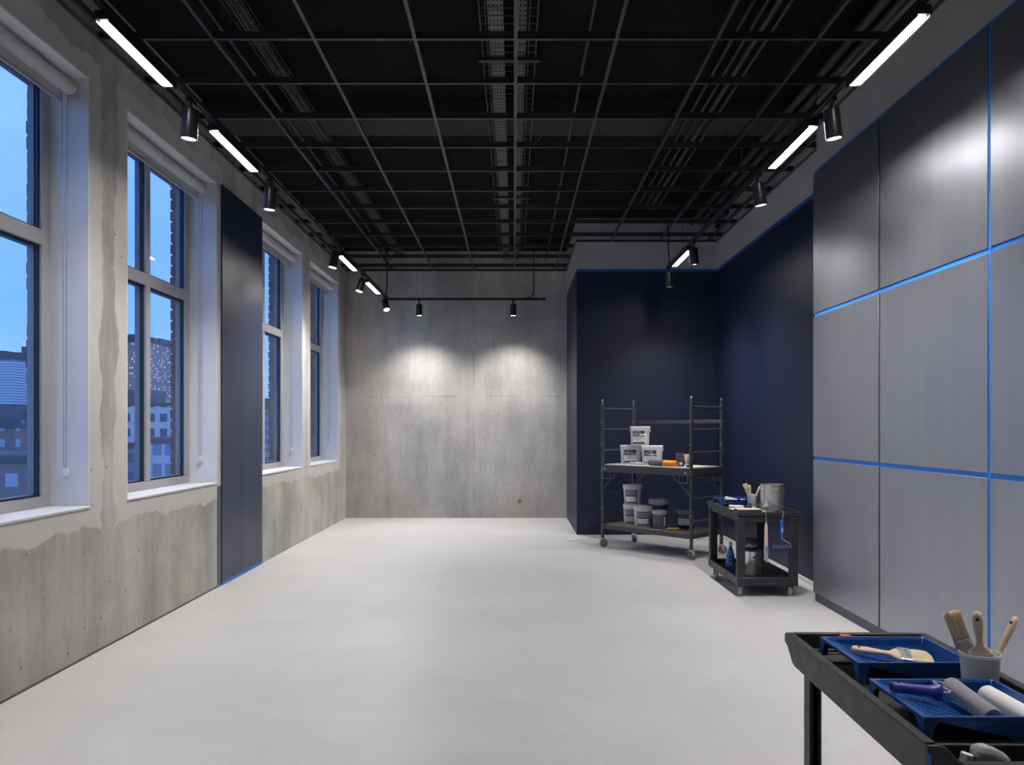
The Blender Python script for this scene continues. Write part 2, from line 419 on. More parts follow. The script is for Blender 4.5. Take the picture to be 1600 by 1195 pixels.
# left wall: below, above and between the openings
b = MB(); ys = [-2.4] + [v for wn in WIN for v in wn] + [13.1]
XO = -3.12
b.box(XO, XL, -2.4, 13.1, -.15, SILL); b.box(XO, XL, -2.4, 13.1, HEAD, 4.43)
for a, c in zip(ys[0::2], ys[1::2]): b.box(XO, XL, a, c, SILL, HEAD)
struct('wall_left', b, M['left'])
b = MB(); b.box(XL, .885, YB, 13.1, 0, 4.43); struct('wall_back', b, M['back'])
b = MB(); b.box(.88, XR, YR, 13.1, 0, 4.43); struct('wall_recess', b, M['navy'])
b = MB(); b.box(XR, 3.1, 6.72, YR + .3, 0, 4.43); struct('wall_right', b, M['navy'])
b = MB(); b.box(XP, 3.1, -2.4, 6.72, 0, 4.43); struct('wall_right_front', b, M['plaster'])
b = MB(); b.box(XL, XP, -2.5, -2.4, 0, 4.43); struct('wall_front', b, M['plaster'])
# skirtings
b = MB(); b.box(XR - .014, XR, 6.72, YR, 0, .042); struct('baseboard_right', b, M['white'], bevel=.003)
b = MB(); b.box(XP - .012, XP, 2.6, 6.715, 0, .075); struct('baseboard_panels', b, M['skirtg'])
b = MB(); b.box(XL, XL + .006, -2.4, 7.35, 0, .012); struct('baseboard_left', b, M['skirtg'])

# outside brickwork, toothed at the jambs (courses stand proud of the joints)
def brick_jamb(i, y):
    b = MB()
    z = SILL - .12
    while z < HEAD + .15:
        b.box(-3.275 - random.uniform(0, .006), -3.122, y + random.uniform(-.004, .004), y + .24, z, z + .088); z += .105
    o = b.build('brick_jamb', M['brick'], bevel=.006)
    b = MB(); b.box(-3.262, -3.122, y + .012, y + .235, SILL - .12, HEAD + .15)
    b.build('mortar', M['mortar'], o)
    return tag(o, kind='structure')
for i, (y0, y1) in enumerate(WIN):
    brick_jamb(i, y1 + .115)

# ------------------------------------------------------------------ windows
def window(i, y0, y1):
    root = thing('window_%d' % (i + 1), None, None, (XL, y0, SILL), kind='structure')
    W_, H_ = y1 - y0, HEAD - SILL
    fx0, fx1 = -.325, -.25          # frame depth, local x
    b = MB()                        # white lining of the reveal
    b.box(-.25, .0005, 0, .012, 0, H_); b.box(-.25, .0005, W_ - .012, W_, 0, H_); b.box(-.25, .0005, .012, W_ - .012, H_ - .012, H_)
    b.build('reveal_lining', M['white'], root)
    b = MB(); b.box(-.25, .006, 0, W_, 0, .016); b.build('sill_board', M['white'], root, bevel=.003)
    f = .085
    b = MB()
    b.box(fx0, fx1, 0, W_, 0, f); b.box(fx0, fx1, 0, W_, H_ - f, H_); b.box(fx0, fx1, 0, f, f, H_ - f); b.box(fx0, fx1, W_ - f - .015, W_, f, H_ - f)
    b.build('window_frame', M['frame'], root, bevel=.004)
    yc = W_ / 2 + .01; zt = 1.755; m_ = .036
    b = MB(); b.box(fx0, fx1 + .004, yc - m_, yc + m_, f, H_ - f); b.build('mullion', M['frame'], root, bevel=.004)
    b = MB(); b.box(fx0, fx1 + .006, f, W_ - f, zt - .048, zt + .048); b.build('transom', M['frame'], root, bevel=.004)
    for a, c in ((f, yc - m_), (yc + m_, W_ - f - .015)):
        for z0, z1 in ((f, zt - .048), (zt + .048, H_ - f)):
            g = MB(); t = .013
            def ring(g, xa, xb, t):
                g.box(xa, xb, a, a + t, z0, z1); g.box(xa, xb, c - t, c, z0, z1)
                g.box(xa, xb, a, c, z0, z0 + t); g.box(xa, xb, a, c, z1 - t, z1); return g
            ring(g, fx0 + .037, fx1 - .018, t).build('gasket', M['gasket'], root)
            ring(MB(), fx0 - .012, fx0 + .029, t * 1.1).build('outer_sash', M['sash'], root)
            g = MB(); g.box(fx0 + .03, fx0 + .036, a + .004, c - .004, z0 + .004, z1 - .004); g.build('glass_pane', M['glass'], root)
for i, (y0, y1) in enumerate(WIN): window(i, y0, y1)

# roller blinds in the window heads
BL = ['rolled up pale grey roller blind at the head of the window nearest the viewer',
      'rolled up roller blind at the head of the two-pane window left of the navy board',
      'rolled up roller blind at the head of the window just right of the navy board',
      'rolled up roller blind at the head of the window farthest down the room']
def blind(i, y0, y1):
    root = thing('roller_blind', BL[i], 'blind', (XL - .10, y0, HEAD - .012), group='rolled up blinds in the window heads')
    W_ = y1 - y0
    b = MB(); b.cyl((-.02, .02, -.062), (-.02, W_ - .05, -.062), .046, n=24); b.build('rolled_cloth', M['blind'], root)
    b = MB(); b.box(-.066, -.054, .02, W_ - .05, -.150, -.06); b.build('hanging_cloth', M['blind'], root)
    b = MB(); b.box(-.07, -.05, .02, W_ - .05, -.172, -.148); b.build('hem_bar', M['frame'], root, bevel=.004)
    b = MB(); b.cyl((-.02, W_ - .05, -.062), (-.02, W_ - .022, -.062), .050, n=24); b.box(-.03, -.01, W_ - .03, W_ - .014, -.06, 0)
    b.build('end_bracket', M['white'], root)
    zb = -(HEAD - SILL) + .25
    b = MB(); y = W_ - .038
    b.tube([(-.058, y, -.06), (-.052, y, -1.2), (-.048, y, zb + .02), (-.04, y, zb), (-.032, y, zb + .02), (-.028, y, -1.2), (-.022, y, -.06)], .0024, 6)
    b.build('bead_chain', M['chain'], root)
    b = MB(); b.box(-.055, -.022, y - .008, y + .026, zb - .03, zb + .03); b.build('chain_tensioner', M['clear'], root, bevel=.005)
for i, (y0, y1) in enumerate(WIN): blind(i, y0, y1)

# ------------------------------------------------------------------ city outside the windows
def px(u, Y): return u / F * Y
def city(label, x0, x1, ytop, Y, depth, mat, ybase=None, extra=None, name='office_block', roofbox=True, cat='building'):
    """block whose front spans picture columns x0..x1 when seen at distance Y"""
    X0, X1 = px(x0 - 803, Y), px(x1 - 803, Y)
    zt = 1.5 + (668 - ytop) / F * Y; zb = -16.0
    r = thing(name, label, cat, ((X0 + X1) / 2, Y, zb))
    hw = (X1 - X0) / 2
    b = MB(); b.box(-hw, hw, 0, depth, 0, zt - zb); b.build('body', mat, r)
    b = MB(); b.box(-hw - .2, hw + .2, -.2, depth + .2, zt - zb, zt - zb + .5); b.build('parapet', M['mortar'], r)
    if roofbox:
        b = MB(); b.box(-hw * .4, hw * .35, depth * .2, depth * .7, zt - zb + .5, zt - zb + 2.6); b.build('roof_plant', M['skirtg'], r)
    return r
fa = facade('white_ribbed_tower', (.80, .82, .86), (.22, .28, .40), None, 1.3, .66, .0, wx=1.1, wz=.45)
fb = facade('grey_blue_tower', (.20, .26, .36), (.14, .19, .28), None, 2.0, 2.6, .03)
fc = facade('brown_tower_lit', (.34, .26, .28), (.24, .22, .28), None, .62, .8, .24, strength=1.3, wx=.5, wz=.42)
fd = facade('blue_slab_tower', (.16, .24, .42), (.12, .19, .36), None, 1.6, 1.8, .03)
fe = facade('white_office', (.62, .63, .68), (.12, .15, .22), None, 1.9, 2.3, .0, wx=.58, wz=.55)
ff = facade('red_brick_row', (.30, .20, .20), (.42, .48, .58), None, 2.2, 1.9, .05, wx=.4, wz=.5)
fg = facade('grey_low_block', (.34, .37, .44), (.18, .22, .3), None, 2.4, 2.0, .05, wx=.7, wz=.5)
fh = facade('pale_glass_block', (.55, .60, .70), (.25, .3, .42), None, 1.1, 3.0, .03, wx=.75, wz=.75)
city('white ribbed office tower seen through the nearest window', -70, 22, 562, 190, 18, fa)
city('grey blue tower standing behind the white ribbed tower', 14, 39, 553, 230, 18, fb)
city('red brick terrace below the white ribbed tower', -90, 24, 668, 92, 8, ff, name='brick_terrace')
city('low grey roofed block behind the red brick terrace', -60, 50, 655, 135, 10, fg, name='low_block')
city('dark brown brick block at the foot of the nearest window view', -140, 60, 722, 55, 10, ff, name='brick_block', roofbox=False)
city('tall brown tower with many lit windows beyond the two-pane window', 150, 233, 534, 210, 22, fc, name='lit_tower')
city('blue slab tower right behind the lit brown tower', 225, 251, 539, 250, 18, fd, name='slab_tower')
city('dark low skyline block right of the blue slab tower', 246, 300, 612, 300, 20, fd, name='skyline_block')
city('white office block with square windows below the lit brown tower', 110, 275, 634, 120, 12, fe)
city('pale glazed block in front of the white office block', 215, 300, 692, 70, 6, fh, name='glazed_block', roofbox=False)
city('grey terrace roof block left of the pale glazed block', 100, 224, 700, 78, 6, fg, name='terrace_block', roofbox=False)
city('grey block seen through the window right of the navy board', 395, 432, 640, 170, 14, fg, name='distant_block')
b = MB(); b.box(-400, -10, -30, 500, -17, -16); tag(b.build('street_ground', M['groove']), kind='structure')

# ================================================================== ceiling grid
GX = [-2.688 + .675 * i for i in range(9)]; GX = [x_ for x_ in GX if x_ < 2.8]
GZ = 4.10
root = thing('ceiling_grid', 'black open steel ceiling grid of square cells hung under the soffit', 'ceiling grid', (0, 0, GZ))
def tee(b, x0, x1, y0, y1, along):
    if along == 'y':
        c = (x0 + x1) / 2
        b.box(x0, x1, y0, y1, 0, .003); b.box(c - .004, c + .004, y0, y1, .003, .050)
    else:
        c = (y0 + y1) / 2
        b.box(x0, x1, y0, y1, -.0005, .0028); b.box(x0, x1, c - .007, c + .007, .0028, .052)
for x_ in GX:
    ye = YB if x_ < .88 else YR
    ys0 = 6.72 if x_ > XP - .02 else 1.2
    b = MB(); tee(b, x_ - .012, x_ + .012, ys0, ye, 'y'); b.build('main_runner', M['grid'], root)
y = 5.19 - .667 * 6
while y < YB - .05:
    x1 = .88 if y > YR else (XR if y > 6.72 else XP)
    if abs(y - YR) > .08:
        b = MB(); tee(b, XL, x1, y - .012, y + .012, 'x'); b.build('cross_bar', M['grid'], root)
    y += .667
for (x0, x1, y0, y1) in ((XL, XL + .028, -1, YB), (XL, .88, YB - .028, YB), (.852, .88, YR, YB), (.88, XR, YR - .028, YR),
                         (XR - .028, XR, 6.72, YR), (XP - .028, XP, -1, 6.72)):
    b = MB(); b.box(x0, x1, y0, y1, -.001, .003)
    if x1 - x0 < .1: xx = x0 if x0 < -2 else x1 - .003; b.box(xx, xx + .003, y0, y1, .003, .03)
    else: b.box(x0, x1, y1 - .003, y1, .003, .03)
    b.build('wall_angle', M['grid'], root)
for (x_, y_) in ((-2.0, 5.2), (-2.0, 7.27), (-1.325, 6.6), (-.65, 7.9), (.70, 6.55), (1.375, 7.27), (1.375, 9.3), (2.05, 6.55), (2.05, 8.6), (-1.325, 9.3), (-2.0, 10.0), (.025, 11.2), (.70, 10.6), (1.375, 5.2), (2.05, 5.2)):
    b = MB(); b.cyl((x_, y_, .05), (x_, y_, .33), .003, n=6); b.build('hanger_rod', M['rodm'], root)

# ------------------------------------------------------------------ services above the grid
def cable_tray(label, x0, x1, y0, y1, z, perforated):
    r = thing('cable_tray', label, 'cable tray', ((x0 + x1) / 2, y0, z))
    hw = (x1 - x0) / 2; L_ = y1 - y0
    if perforated:
        for a, c in ((-hw + .055, -.035), (.035, hw - .075)):
            h = MB(); h.box(a, c, 0, L_, 0, .003); nf = len(h.bm.faces); nx = 4 if c - a > .1 else 3
            yy = .06
            while yy < L_:
                for k in range(nx):
                    xx = a + (k + .5) * (c - a) / nx
                    h.box(xx - .005, xx + .005, yy, yy + .022, -.0015, .0005)
                yy += .062
            for f_ in list(h.bm.faces)[nf:]: f_.material_index = 1
            h.build('perforated_strip', [M['duct'], M['hole']], r)
        sides = (-hw, -hw + .04, hw - .055, hw)
        yy = 1.4
        while yy < L_:
            b = MB(); b.box(-hw - .03, hw + .03, yy, yy + .04, -.028, -.004); b.build('support_bracket', M['grid'], r)
            for sx in (-hw - .02, hw + .02): b = MB(); b.cyl((sx, yy + .02, -.02), (sx, yy + .02, 4.43 - z), .004, n=6); b.build('hanger_rod', M['rodm'], r)
            yy += 1.72
    else: sides = (-hw, -hw * .33, hw * .33, hw)
    b = MB()
    for s in sides: b.cyl((s, 0, 0), (s, L_, 0), .0028, n=6)
    for s in (-hw, hw): b.cyl((s, 0, .045), (s, L_, .045), .0028, n=6)
    yy = .05
    while yy < L_:
        b.tube([(-hw, yy, .045), (-hw, yy, -.003), (hw, yy, -.003), (hw, yy, .045)], .0022, 5); yy += .10
    b.build('wire_mesh', M['duct'], r)
    if not perforated:
        b = MB()
        for s in (-hw * .5, -.01, hw * .5): b.cyl((s, 0, .016), (s, L_, .016), .011, n=8)
        b.build('cable', M['pipe'], r)
        yy = .9
        while yy < L_:
            for sx in (-hw, hw): b = MB(); b.cyl((sx, yy, 0), (sx, yy, 4.43 - z), .003, n=6); b.build('hanger_rod', M['rodm'], r)
            yy += 1.6
    return r
cable_tray('wide perforated cable tray with wire mesh sides above the grid centre', -.23, .16, 2.6, 12.6, 4.24, True)
cable_tray('narrow wire basket cable tray above the left half of the grid', -1.89, -1.76, 2.6, 12.6, 4.25, False)
def pipe(label, pts, r, name='conduit', grp='dark conduits above the grid'):
    o = Vector(pts[0]); b = MB(); b.tube([Vector(p) - o for p in pts], r, 10)
    return tag(b.build(name, M['pipe'], loc=o), label, 'pipe', grp)
zc = 4.25
pipe('single dark conduit left of the wire basket tray', [(-2.03, 2.0, zc + .02), (-2.03, 12.8, zc + .02)], .014)
pipe('single dark conduit just right of the wide perforated tray', [(.53, 2.0, zc + .02), (.53, 12.8, zc + .02)], .013)
for k, (x_, r_) in enumerate(((1.545, .013), (1.635, .013), (1.71, .022), (1.79, .014))):
    pipe(['leftmost of four parallel conduits above the right half of the grid', 'second from left of four parallel conduits above the grid',
          'thickest of four parallel conduits above the right half of the grid', 'rightmost of four parallel conduits above the right half of the grid'][k],
         [(x_, 2.0, zc), (x_, 9.7, zc)], r_, grp='four parallel conduits')
pipe('conduit crossing from the perforated tray to the right wall', [(.20, 7.60, 4.29), (.26, 7.52, 4.33), (.34, 7.5, 4.36), (2.6, 7.5, 4.36)], .012)
for k, x_ in enumerate((2.43, 2.55)):
    pipe(['left one of two thick black ducts above the right track', 'right one of two thick black ducts above the right track'][k],
         [(x_, 3.0, 4.30), (x_, 10.6, 4.30)], .036, 'duct_pipe', 'two thick ducts by the right wall')
r = thing('junction_box', 'black junction box beside the thick ducts over the right track end', 'box', (2.66, 9.9, 4.2))
b = MB(); b.box(-.06, .06, -.12, .12, 0, .2); b.build('case', M['hood'], r, bevel=.006)
b = MB(); b.cyl((0, -.125, .06), (0, -.125, .12), .012, n=10); b.build('gland', M['rodm'], r)
r = thing('alarm_horn', 'black bell shaped sounder hanging above the grid near the navy recess', 'alarm', (2.70, 10.25, 4.14))
b = MB(); b.lathe([(.012, .0), (.05, .02), (.032, .06), (.02, .12), (.02, .22)], n=20); b.build('bell', M['hood'], r)
b = MB(); b.cyl((0, 0, .22), (0, 0, .29), .008, n=8); b.build('stem', M['rodm'], r)
for k, (y_, dx) in enumerate(((8.3, 0), (8.9, .04), (7.75, -.03))):
    b = MB(); b.tube([(0, 0, .02), (.02, .1, -.03), (.05, .2, -.02), (.07, .26, .05)], .006, 6)
    tag(b.build('flex_cable', M['pipe'], loc=(2.295 + dx * .3, y_, 4.28)), ['loose black cable loop in the middle beside the thick ducts', 'loose black cable loop beside the thick ducts nearest the recess', 'loose black cable loop beside the thick ducts nearest the viewer'][k], 'cable', 'cable loops above the grid')

# ================================================================== light tracks, LED bars and spotlights
TZ = 3.515; TXL, TXR = -1.98, 1.945; TYB = 12.25
r = thing('light_track', 'black L-shaped light track along the windows and across the concrete end wall', 'light track', (TXL, 0, TZ))
b = MB(); b.box(-.018, .018, 1.0, TYB + .018, 0, .032); b.build('long_rail', M['track'], r, bevel=.002)
b = MB(); b.box(-.004, .004, 1.0, TYB, -.004, .001); b.build('conductor_slot', M['hole'], r)
xe = px(853 - 803, TYB) - TXL
b = MB(); b.box(-.018, xe, TYB - .018, TYB + .018, 0, .034); b.build('short_rail', M['track'], r, bevel=.002)
for y_ in (3.4, 5.08, 6.9, 8.6, 10.3):
    b = MB(); b.cyl((.0, y_, .03), (.0, y_, 4.43 - TZ), .0022, n=6); b.cyl((0, y_, .03), (0, y_, .06), .008, n=8); b.build('suspension_wire', M['rodm'], r)
b = MB(); b.cyl((px(650 - 803, TYB) - TXL, TYB, .03), (px(650 - 803, TYB) - TXL, TYB, 4.43 - TZ), .002, n=6); b.build('suspension_wire', M['rodm'], r)
b = MB(); b.tube([(.005, TYB - .25, .03), (.005, TYB - .25, .12), (.012, TYB - .25, .16), (.008, TYB - .25, .24), (.02, TYB - .25, .62), (.02, TYB - .25, .95)], .0085, 8); b.build('power_cable', M['track'], r)
xc = px(834 - 803, TYB) - TXL
b = MB(); b.tube([(xc - .13, TYB, .036), (xc - .05, TYB, .05), (xc - .012, TYB, .085), (xc, TYB, .14), (xc, TYB, .95)], .009, 8); b.build('power_cable', M['track'], r)
b = MB(); b.cyl((xc + .05, TYB, .034), (xc, TYB, .15), .002, n=6); b.build('suspension_wire', M['rodm'], r)

r = thing('light_track', 'straight black light track along the navy panels on the right', 'light track', (TXR, 0, TZ))
b = MB(); b.box(-.018, .018, 1.0, 9.82, 0, .032); b.build('long_rail', M['track'], r, bevel=.002)
b = MB(); b.box(-.004, .004, 1.0, 9.8, -.004, .001); b.build('conductor_slot', M['hole'], r)
for y_ in (3.4, 4.98, 7.1, 8.95):
    b = MB(); b.cyl((.0, y_, .03), (.0, y_, 4.43 - TZ), .0022, n=6); b.cyl((0, y_, .03), (0, y_, .06), .008, n=8); b.build('suspension_wire', M['rodm'], r)
b = MB(); b.tube([(0, 9.70, .03), (.002, 9.70, .10), (-.012, 9.70, .22), (-.004, 9.70, .35), (-.012, 9.70, .5), (-.012, 9.70, .95)], .008, 8); b.build('power_cable', M['track'], r)

def led_bar(label, x_, y0, y1):
    r = thing('led_bar', label, 'light', (x_, y0, TZ), group='linear lights on the tracks')
    L_ = y1 - y0
    b = MB(); b.box(-.036, .036, -.03, L_ + .03, -.052, -.005); b.box(-.036, -.029, -.03, L_ + .03, -.066, -.05); b.box(.029, .036, -.03, L_ + .03, -.066, -.05)
    b.build('housing', M['track'], r, bevel=.002)
    b = MB(); b.box(-.023, .023, 0, L_, -.058, -.0525); b.build('diffuser', M['led'], r)
LB = [(TXL, 3.75, 4.44, 'long lit bar on the left track nearest the viewer'), (TXL, 5.137, 5.92, 'second lit bar on the left track, between the two near spotlights'),
      (TXL, 8.87, 9.65, 'third lit bar on the left track, over the window right of the navy board'), (TXL, 10.5, 11.33, 'small lit bar at the far end of the left track before its corner'),
      (TXR, 3.70, 4.43, 'long lit bar on the right track nearest the viewer'), (TXR, 5.06, 5.85, 'second lit bar on the right track, between the two near spotlights'),
      (TXR, 8.61, 9.40, 'lit bar at the far end of the right track before the navy recess')]
for x_, y0, y1, lb in LB: led_bar(lb, x_, y0, y1)
# added lit bars overhead, out of view, to light the near floor evenly
for x_, s in ((TXL, 'left'), (TXR, 'right')):
    for y0 in (1.2, 2.45): led_bar('added unseen lit bar overhead on the %s track, %s' % (s, 'behind the viewer' if y0 < 2 else 'just out of view'), x_, y0, y0 + .75)

def spot_proto():
    r = thing('track_spotlight', '', 'spotlight', group='black cylinder spotlights on the tracks')
    b = MB(); b.box(-.016, .016, -.05, .05, -.03, -.005); b.build('track_adapter', M['can'], r, bevel=.003)
    b = MB(); b.cyl((0, 0, -.03), (0, 0, -.062), .008, n=12); b.box(-.02, .02, -.012, .012, -.07, -.055); b.build('swivel_stem', M['can'], r)
    head = MB()
    head.lathe([(.0, -.0), (.044, 0), (.048, -.004), (.049, -.176), (.047, -.180), (.043, -.178), (.041, -.150), (.0, -.149)], n=32, cap0=False, cap1=False)
    h = head.build('lamp_head', M['can'], r, loc=(0, 0, -.066))
    b = MB(); b.lathe([(.0405, -.1735), (.0405, -.1715), (.0, -.1715)], n=28, cap0=True, cap1=False); b.build('lens', M['lens'], h)
    return r, h
proto, _ = spot_proto()
def spotlight(label, x_, y_, aim, watt, first=[True], size=125, blend=1.0):
    if first: o = proto; first.pop()
    else: o = copy_tree(proto)
    relabel(o, label, (x_, y_, TZ))
    h = [c for c in kids(o) if c.name.startswith('lamp_head')][0]
    d = Vector(aim).normalized()
    h.rotation_euler = Vector((0, 0, -1)).rotation_difference(d).to_euler()
    ld = bpy.data.lights.new('spot_lamp', 'SPOT'); ld.energy = watt; ld.spot_size = R(size); ld.spot_blend = blend
    ld.color = (1.0, .945, .89); ld.shadow_soft_size = .035
    lo = bpy.data.objects.new('spot_lamp', ld); COL.objects.link(lo); lo.parent = h; lo.location = (0, 0, -.186)
    return o
SP = [(TXL, 4.75, (-.10, .04, -1), 'spotlight on the left track nearest the viewer, over the bare pier'),
      (TXL, 6.30, (-.06, .03, -1), 'spotlight on the left track beside the top of the navy board'),
      (TXL, 8.62, (-.20, -.10, -1), 'tilted spotlight on the left track just before the third lit bar'),
      (TXL, 10.15, (-.25, -.18, -1), 'tilted spotlight on the left track between the two farthest lit bars'),
      (TXL, 11.86, (.28, -.45, -1), 'spotlight tilted sideways at the corner where the left track turns'),
      (TXR, 4.745, (.12, .05, -1), 'spotlight on the right track nearest the viewer'),
      (TXR, 6.177, (.16, .05, -1), 'spotlight on the right track below the second lit bar'),
      (TXR, 8.405, (.10, .10, -1), 'spotlight on the right track just before its far lit bar'),
      (TXR, 9.74, (.10, .10, -1), 'last spotlight at the far tip of the right track before the navy recess')]
for x_, y_, aim, lb in SP: spotlight(lb, x_, y_, aim, SPOT_W)
for k, xx in enumerate((655, 802)):
    spotlight(['left spotlight on the short track in front of the concrete end wall', 'right spotlight on the short track in front of the concrete end wall'][k],
              px(xx - 803, TYB), TYB, (0, .02, -1), BACK_SPOT_W, size=118, blend=1.0)
# two unseen spotlights added above the viewer to even out the near floor light
for x_, y_, lb in ((TXL, 2.2, 'added unseen spotlight over the viewer on the left track'), (TXR, 2.2, 'added unseen spotlight over the viewer on the right track')):
    spotlight(lb, x_, y_, (.05 if x_ > 0 else -.05, 0, -1), SPOT_W)

# ================================================================== boards, panels and tape
r = thing('painted_board', 'tall navy painted board between two windows on the concrete wall', 'wall board', (XL + .002, 7.37, 0))
b = MB(); b.box(0, .012, 0, 1.175, .03, 3.815); b.build('board', M['navyflat'], r, bevel=.002)
b = MB(); b.box(0, .014, -.003, 1.18, .004, .03); b.build('tape_strip', M['tape'], r)
b = MB(); b.box(.0, .003, -.09, -.0, .02, .95); b.build('primer_edge', plain('thin_navy_wash', (.11, .115, .145), .6, var=.3, scale=8, stretch=(1, 1, .2)), r)

PY = [6.715, 5.49, 4.217, 2.95]; PZ = [(.08, 1.222), (1.252, 2.455), (2.485, PAINT_TOP - .02)]
rows = ['bottom', 'middle', 'top']; cols = ['farthest column', 'column between the dark and the blue upright seams', 'nearest column cut by the picture edge']
for c in range(3):
    for z in range(3):
        b = MB(); L_ = PY[c] - PY[c + 1] - .026
        ya = PY[c + 1] + (.026 if c < 2 else .026)
        if c == 0: L_ = PY[0] - ya
        b.box(-.026, 0, 0, PY[c] - ya if c == 0 else L_, 0, PZ[z][1] - PZ[z][0])
        o = b.build('wall_panel', M['panel'], loc=(XP - .004, ya, PZ[z][0]), bevel=.002)
        tag(o, 'satin navy wall panel, %s row, %s' % (rows[z], cols[c]), 'wall panel', 'square satin panels on the right wall')
def strip(label, x0, x1, y0, y1, z0, z1, mat='tape'):
    b = MB(); b.box(0, x1 - x0, 0, y1 - y0, 0, z1 - z0)
    return tag(b.build('masking_tape', M[mat], loc=(x0, y0, z0)), label, 'tape', 'blue masking tape lines')
for z0, z1, nm in ((1.222, 1.252, 'lower'), (2.455, 2.485, 'upper')):
    strip('%s level blue tape line between rows of satin panels' % nm, XP - .022, XP - .0001, 2.6, 6.71, z0 + .0005, z1 - .0005)
strip('upright blue tape line between satin panel columns', XP - .025, XP - .0041, PY[2] + .0005, PY[2] + .0255, .08, PAINT_TOP - .03)
b = MB(); b.box(0, .002, 0, .024, 0, 3.6); tag(b.build('seam_strip', M['groove'], loc=(XP - .004, PY[1] + .001, .08)), 'dark upright seam strip between the two farther panel columns', 'strip')
strip('blue tape line along the top of the satin panels', XP - .0035, XP, 2.6, 6.72, PAINT_TOP - .02, PAINT_TOP + .018)
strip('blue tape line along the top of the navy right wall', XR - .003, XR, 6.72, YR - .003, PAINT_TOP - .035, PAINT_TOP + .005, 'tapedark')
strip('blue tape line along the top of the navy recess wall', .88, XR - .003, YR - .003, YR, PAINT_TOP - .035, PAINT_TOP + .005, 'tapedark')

# ================================================================== casters
def caster(parent, x_, y_, rad, ang, fork, tyre, top, brake=True, width=.03):
    """swivel caster: yoke with wheel (and brake pedal) under a plate at height top"""
    Mz = Matrix.Translation((x_, y_, 0)) @ Matrix.Rotation(ang, 4, 'Z')
    b = MB(); hw = width / 2
    off = rad * .35
    for s in (-1, 1):
        b.prism([(off - .016, rad), (off + .016, rad), (.022, top - .012), (-.022, top - .012)], 'y', s * (hw + .003), s * (hw + .007))
    b.box(-.026, .03, -hw - .007, hw + .007, top - .014, top - .006); b.cyl((0, 0, top - .008), (0, 0, top), .02, n=14)
    b.cyl((off, -hw - .01, rad), (off, hw + .01, rad), .007, n=10)
    if brake: b.box(-.06, -.01, -.016, .016, top - .03, top - .022)
    for v in b.bm.verts: v.co = Mz @ v.co
    c = b.build('caster', fork, parent)
    b = MB(); n = 28
    prof = [(.012, -hw * .7), (rad * .62, -hw * .7), (rad * .70, -hw), (rad * .94, -hw), (rad, -hw * .6), (rad, hw * .6), (rad * .94, hw), (rad * .70, hw), (rad * .62, hw * .7), (.012, hw * .7)]
    rg = [[(off + q * math.cos(2 * PI * i / n), z, rad + q * math.sin(2 * PI * i / n)) for i in range(n)] for q, z in prof]
    b.rings(rg)
    for v in b.bm.verts: v.co = Mz @ v.co
    b.build('wheel', tyre, c)
    return c

# ================================================================== rolling scaffold
SA = R(-46.5); SO = Vector((1.112, 9.706, 0)); SL, SW = 1.30, .63
ex = Vector((math.cos(SA), math.sin(SA), 0)); ey = Vector((-math.sin(SA), math.cos(SA), 0))
def scaf_at(px_x, t):
    """point on the scaffold deck under picture column px_x at depth t across the deck"""
    q = (px_x - 803) / F; o = SO + ey * t
    s = (q * o.y - o.x) / (ex.x - q * ex.y)
    return o + ex * s
r = thing('rolling_scaffold', 'dark grey rolling scaffold with two decks in front of the navy recess', 'scaffold', SO, (0, 0, SA))
for x_, y_ in ((0, 0), (SL, 0), (0, SW), (SL, SW)):
    b = MB(); b.cyl((x_, y_, .12), (x_, y_, 1.78), .021, n=16); p = b.build('post', M['scaff'], r)
    b = MB(); b.lathe([(.010, 1.78), (.009, 1.825), (.014, 1.832), (.014, 1.845), (.007, 1.853)], (x_, y_, 0), 14); b.build('coupling_pin', M['steeldark'], p)
    b = MB()
    for zz in (.2, .5, .97, 1.0, 1.3, 1.568): b.cyl((x_ - .0, y_ - .026, zz), (x_, y_ + .026, zz), .006, n=8)
    b.build('bolts', M['zinc'], p)
    caster(r, x_, y_, .052, {(0, 0): R(80), (SL, 0): R(70), (0, SW): R(100), (SL, SW): R(60)}[(x_, y_)], M['zinc'], M['rubber'], .122, width=.032)
for x_ in (0, SL):
    for zz in (.43, .69, .94, 1.215, 1.478, 1.735):
        b = MB(); b.cyl((x_, .015, zz), (x_, SW - .015, zz), .013, n=12); b.build('rung', M['scaff'], r)
b = MB(); b.box(-.03, SL + .03, SW + .018, SW + .032, 1.55, 1.592); b.build('guard_rail', M['scaff'], r, bevel=.004)
b = MB()
for x_ in (-.012, SL + .012): b.cyl((x_, SW + .03, 1.571), (x_, SW + .046, 1.571), .011, n=10)
b.build('guard_rail_bolts', M['zinc'], r)
for y_, s in ((-.004, -1), (SW + .004, 1)):
    b = MB(); b.box(.0, SL, y_ - .022, y_ + .022, .95, 1.036); b.build('deck_beam', M['scaff'], r, bevel=.004)
    b = MB(); b.box(.0, SL, y_ - .018, y_ + .018, .238, .29); b.build('shelf_beam', M['scaff'], r, bevel=.004)
    for x0, x1 in ((.0, .24), (SL, SL - .26)):
        b = MB(); b.cyl((x0, y_, .72), (x1, y_, .955), .010, n=10); b.build('brace', M['scaff'], r)
    for x0, d in ((.03, 1), (SL - .03, -1)):
        b = MB(); yy = y_ + s * .026
        b.tube([(x0, yy, 1.0), (x0, yy, .87), (x0 + d * .11, yy, .87), (x0 + d * .11, yy, .95)], .004, 6); b.build('locking_wire', M['steeldark'], r)
        b = MB(); b.cyl((x0 + d * .03, y_ + s * .02, .985), (x0 + d * .03, y_ + s * .032, .985), .011, n=10); b.build('deck_bolt', M['zinc'], r)
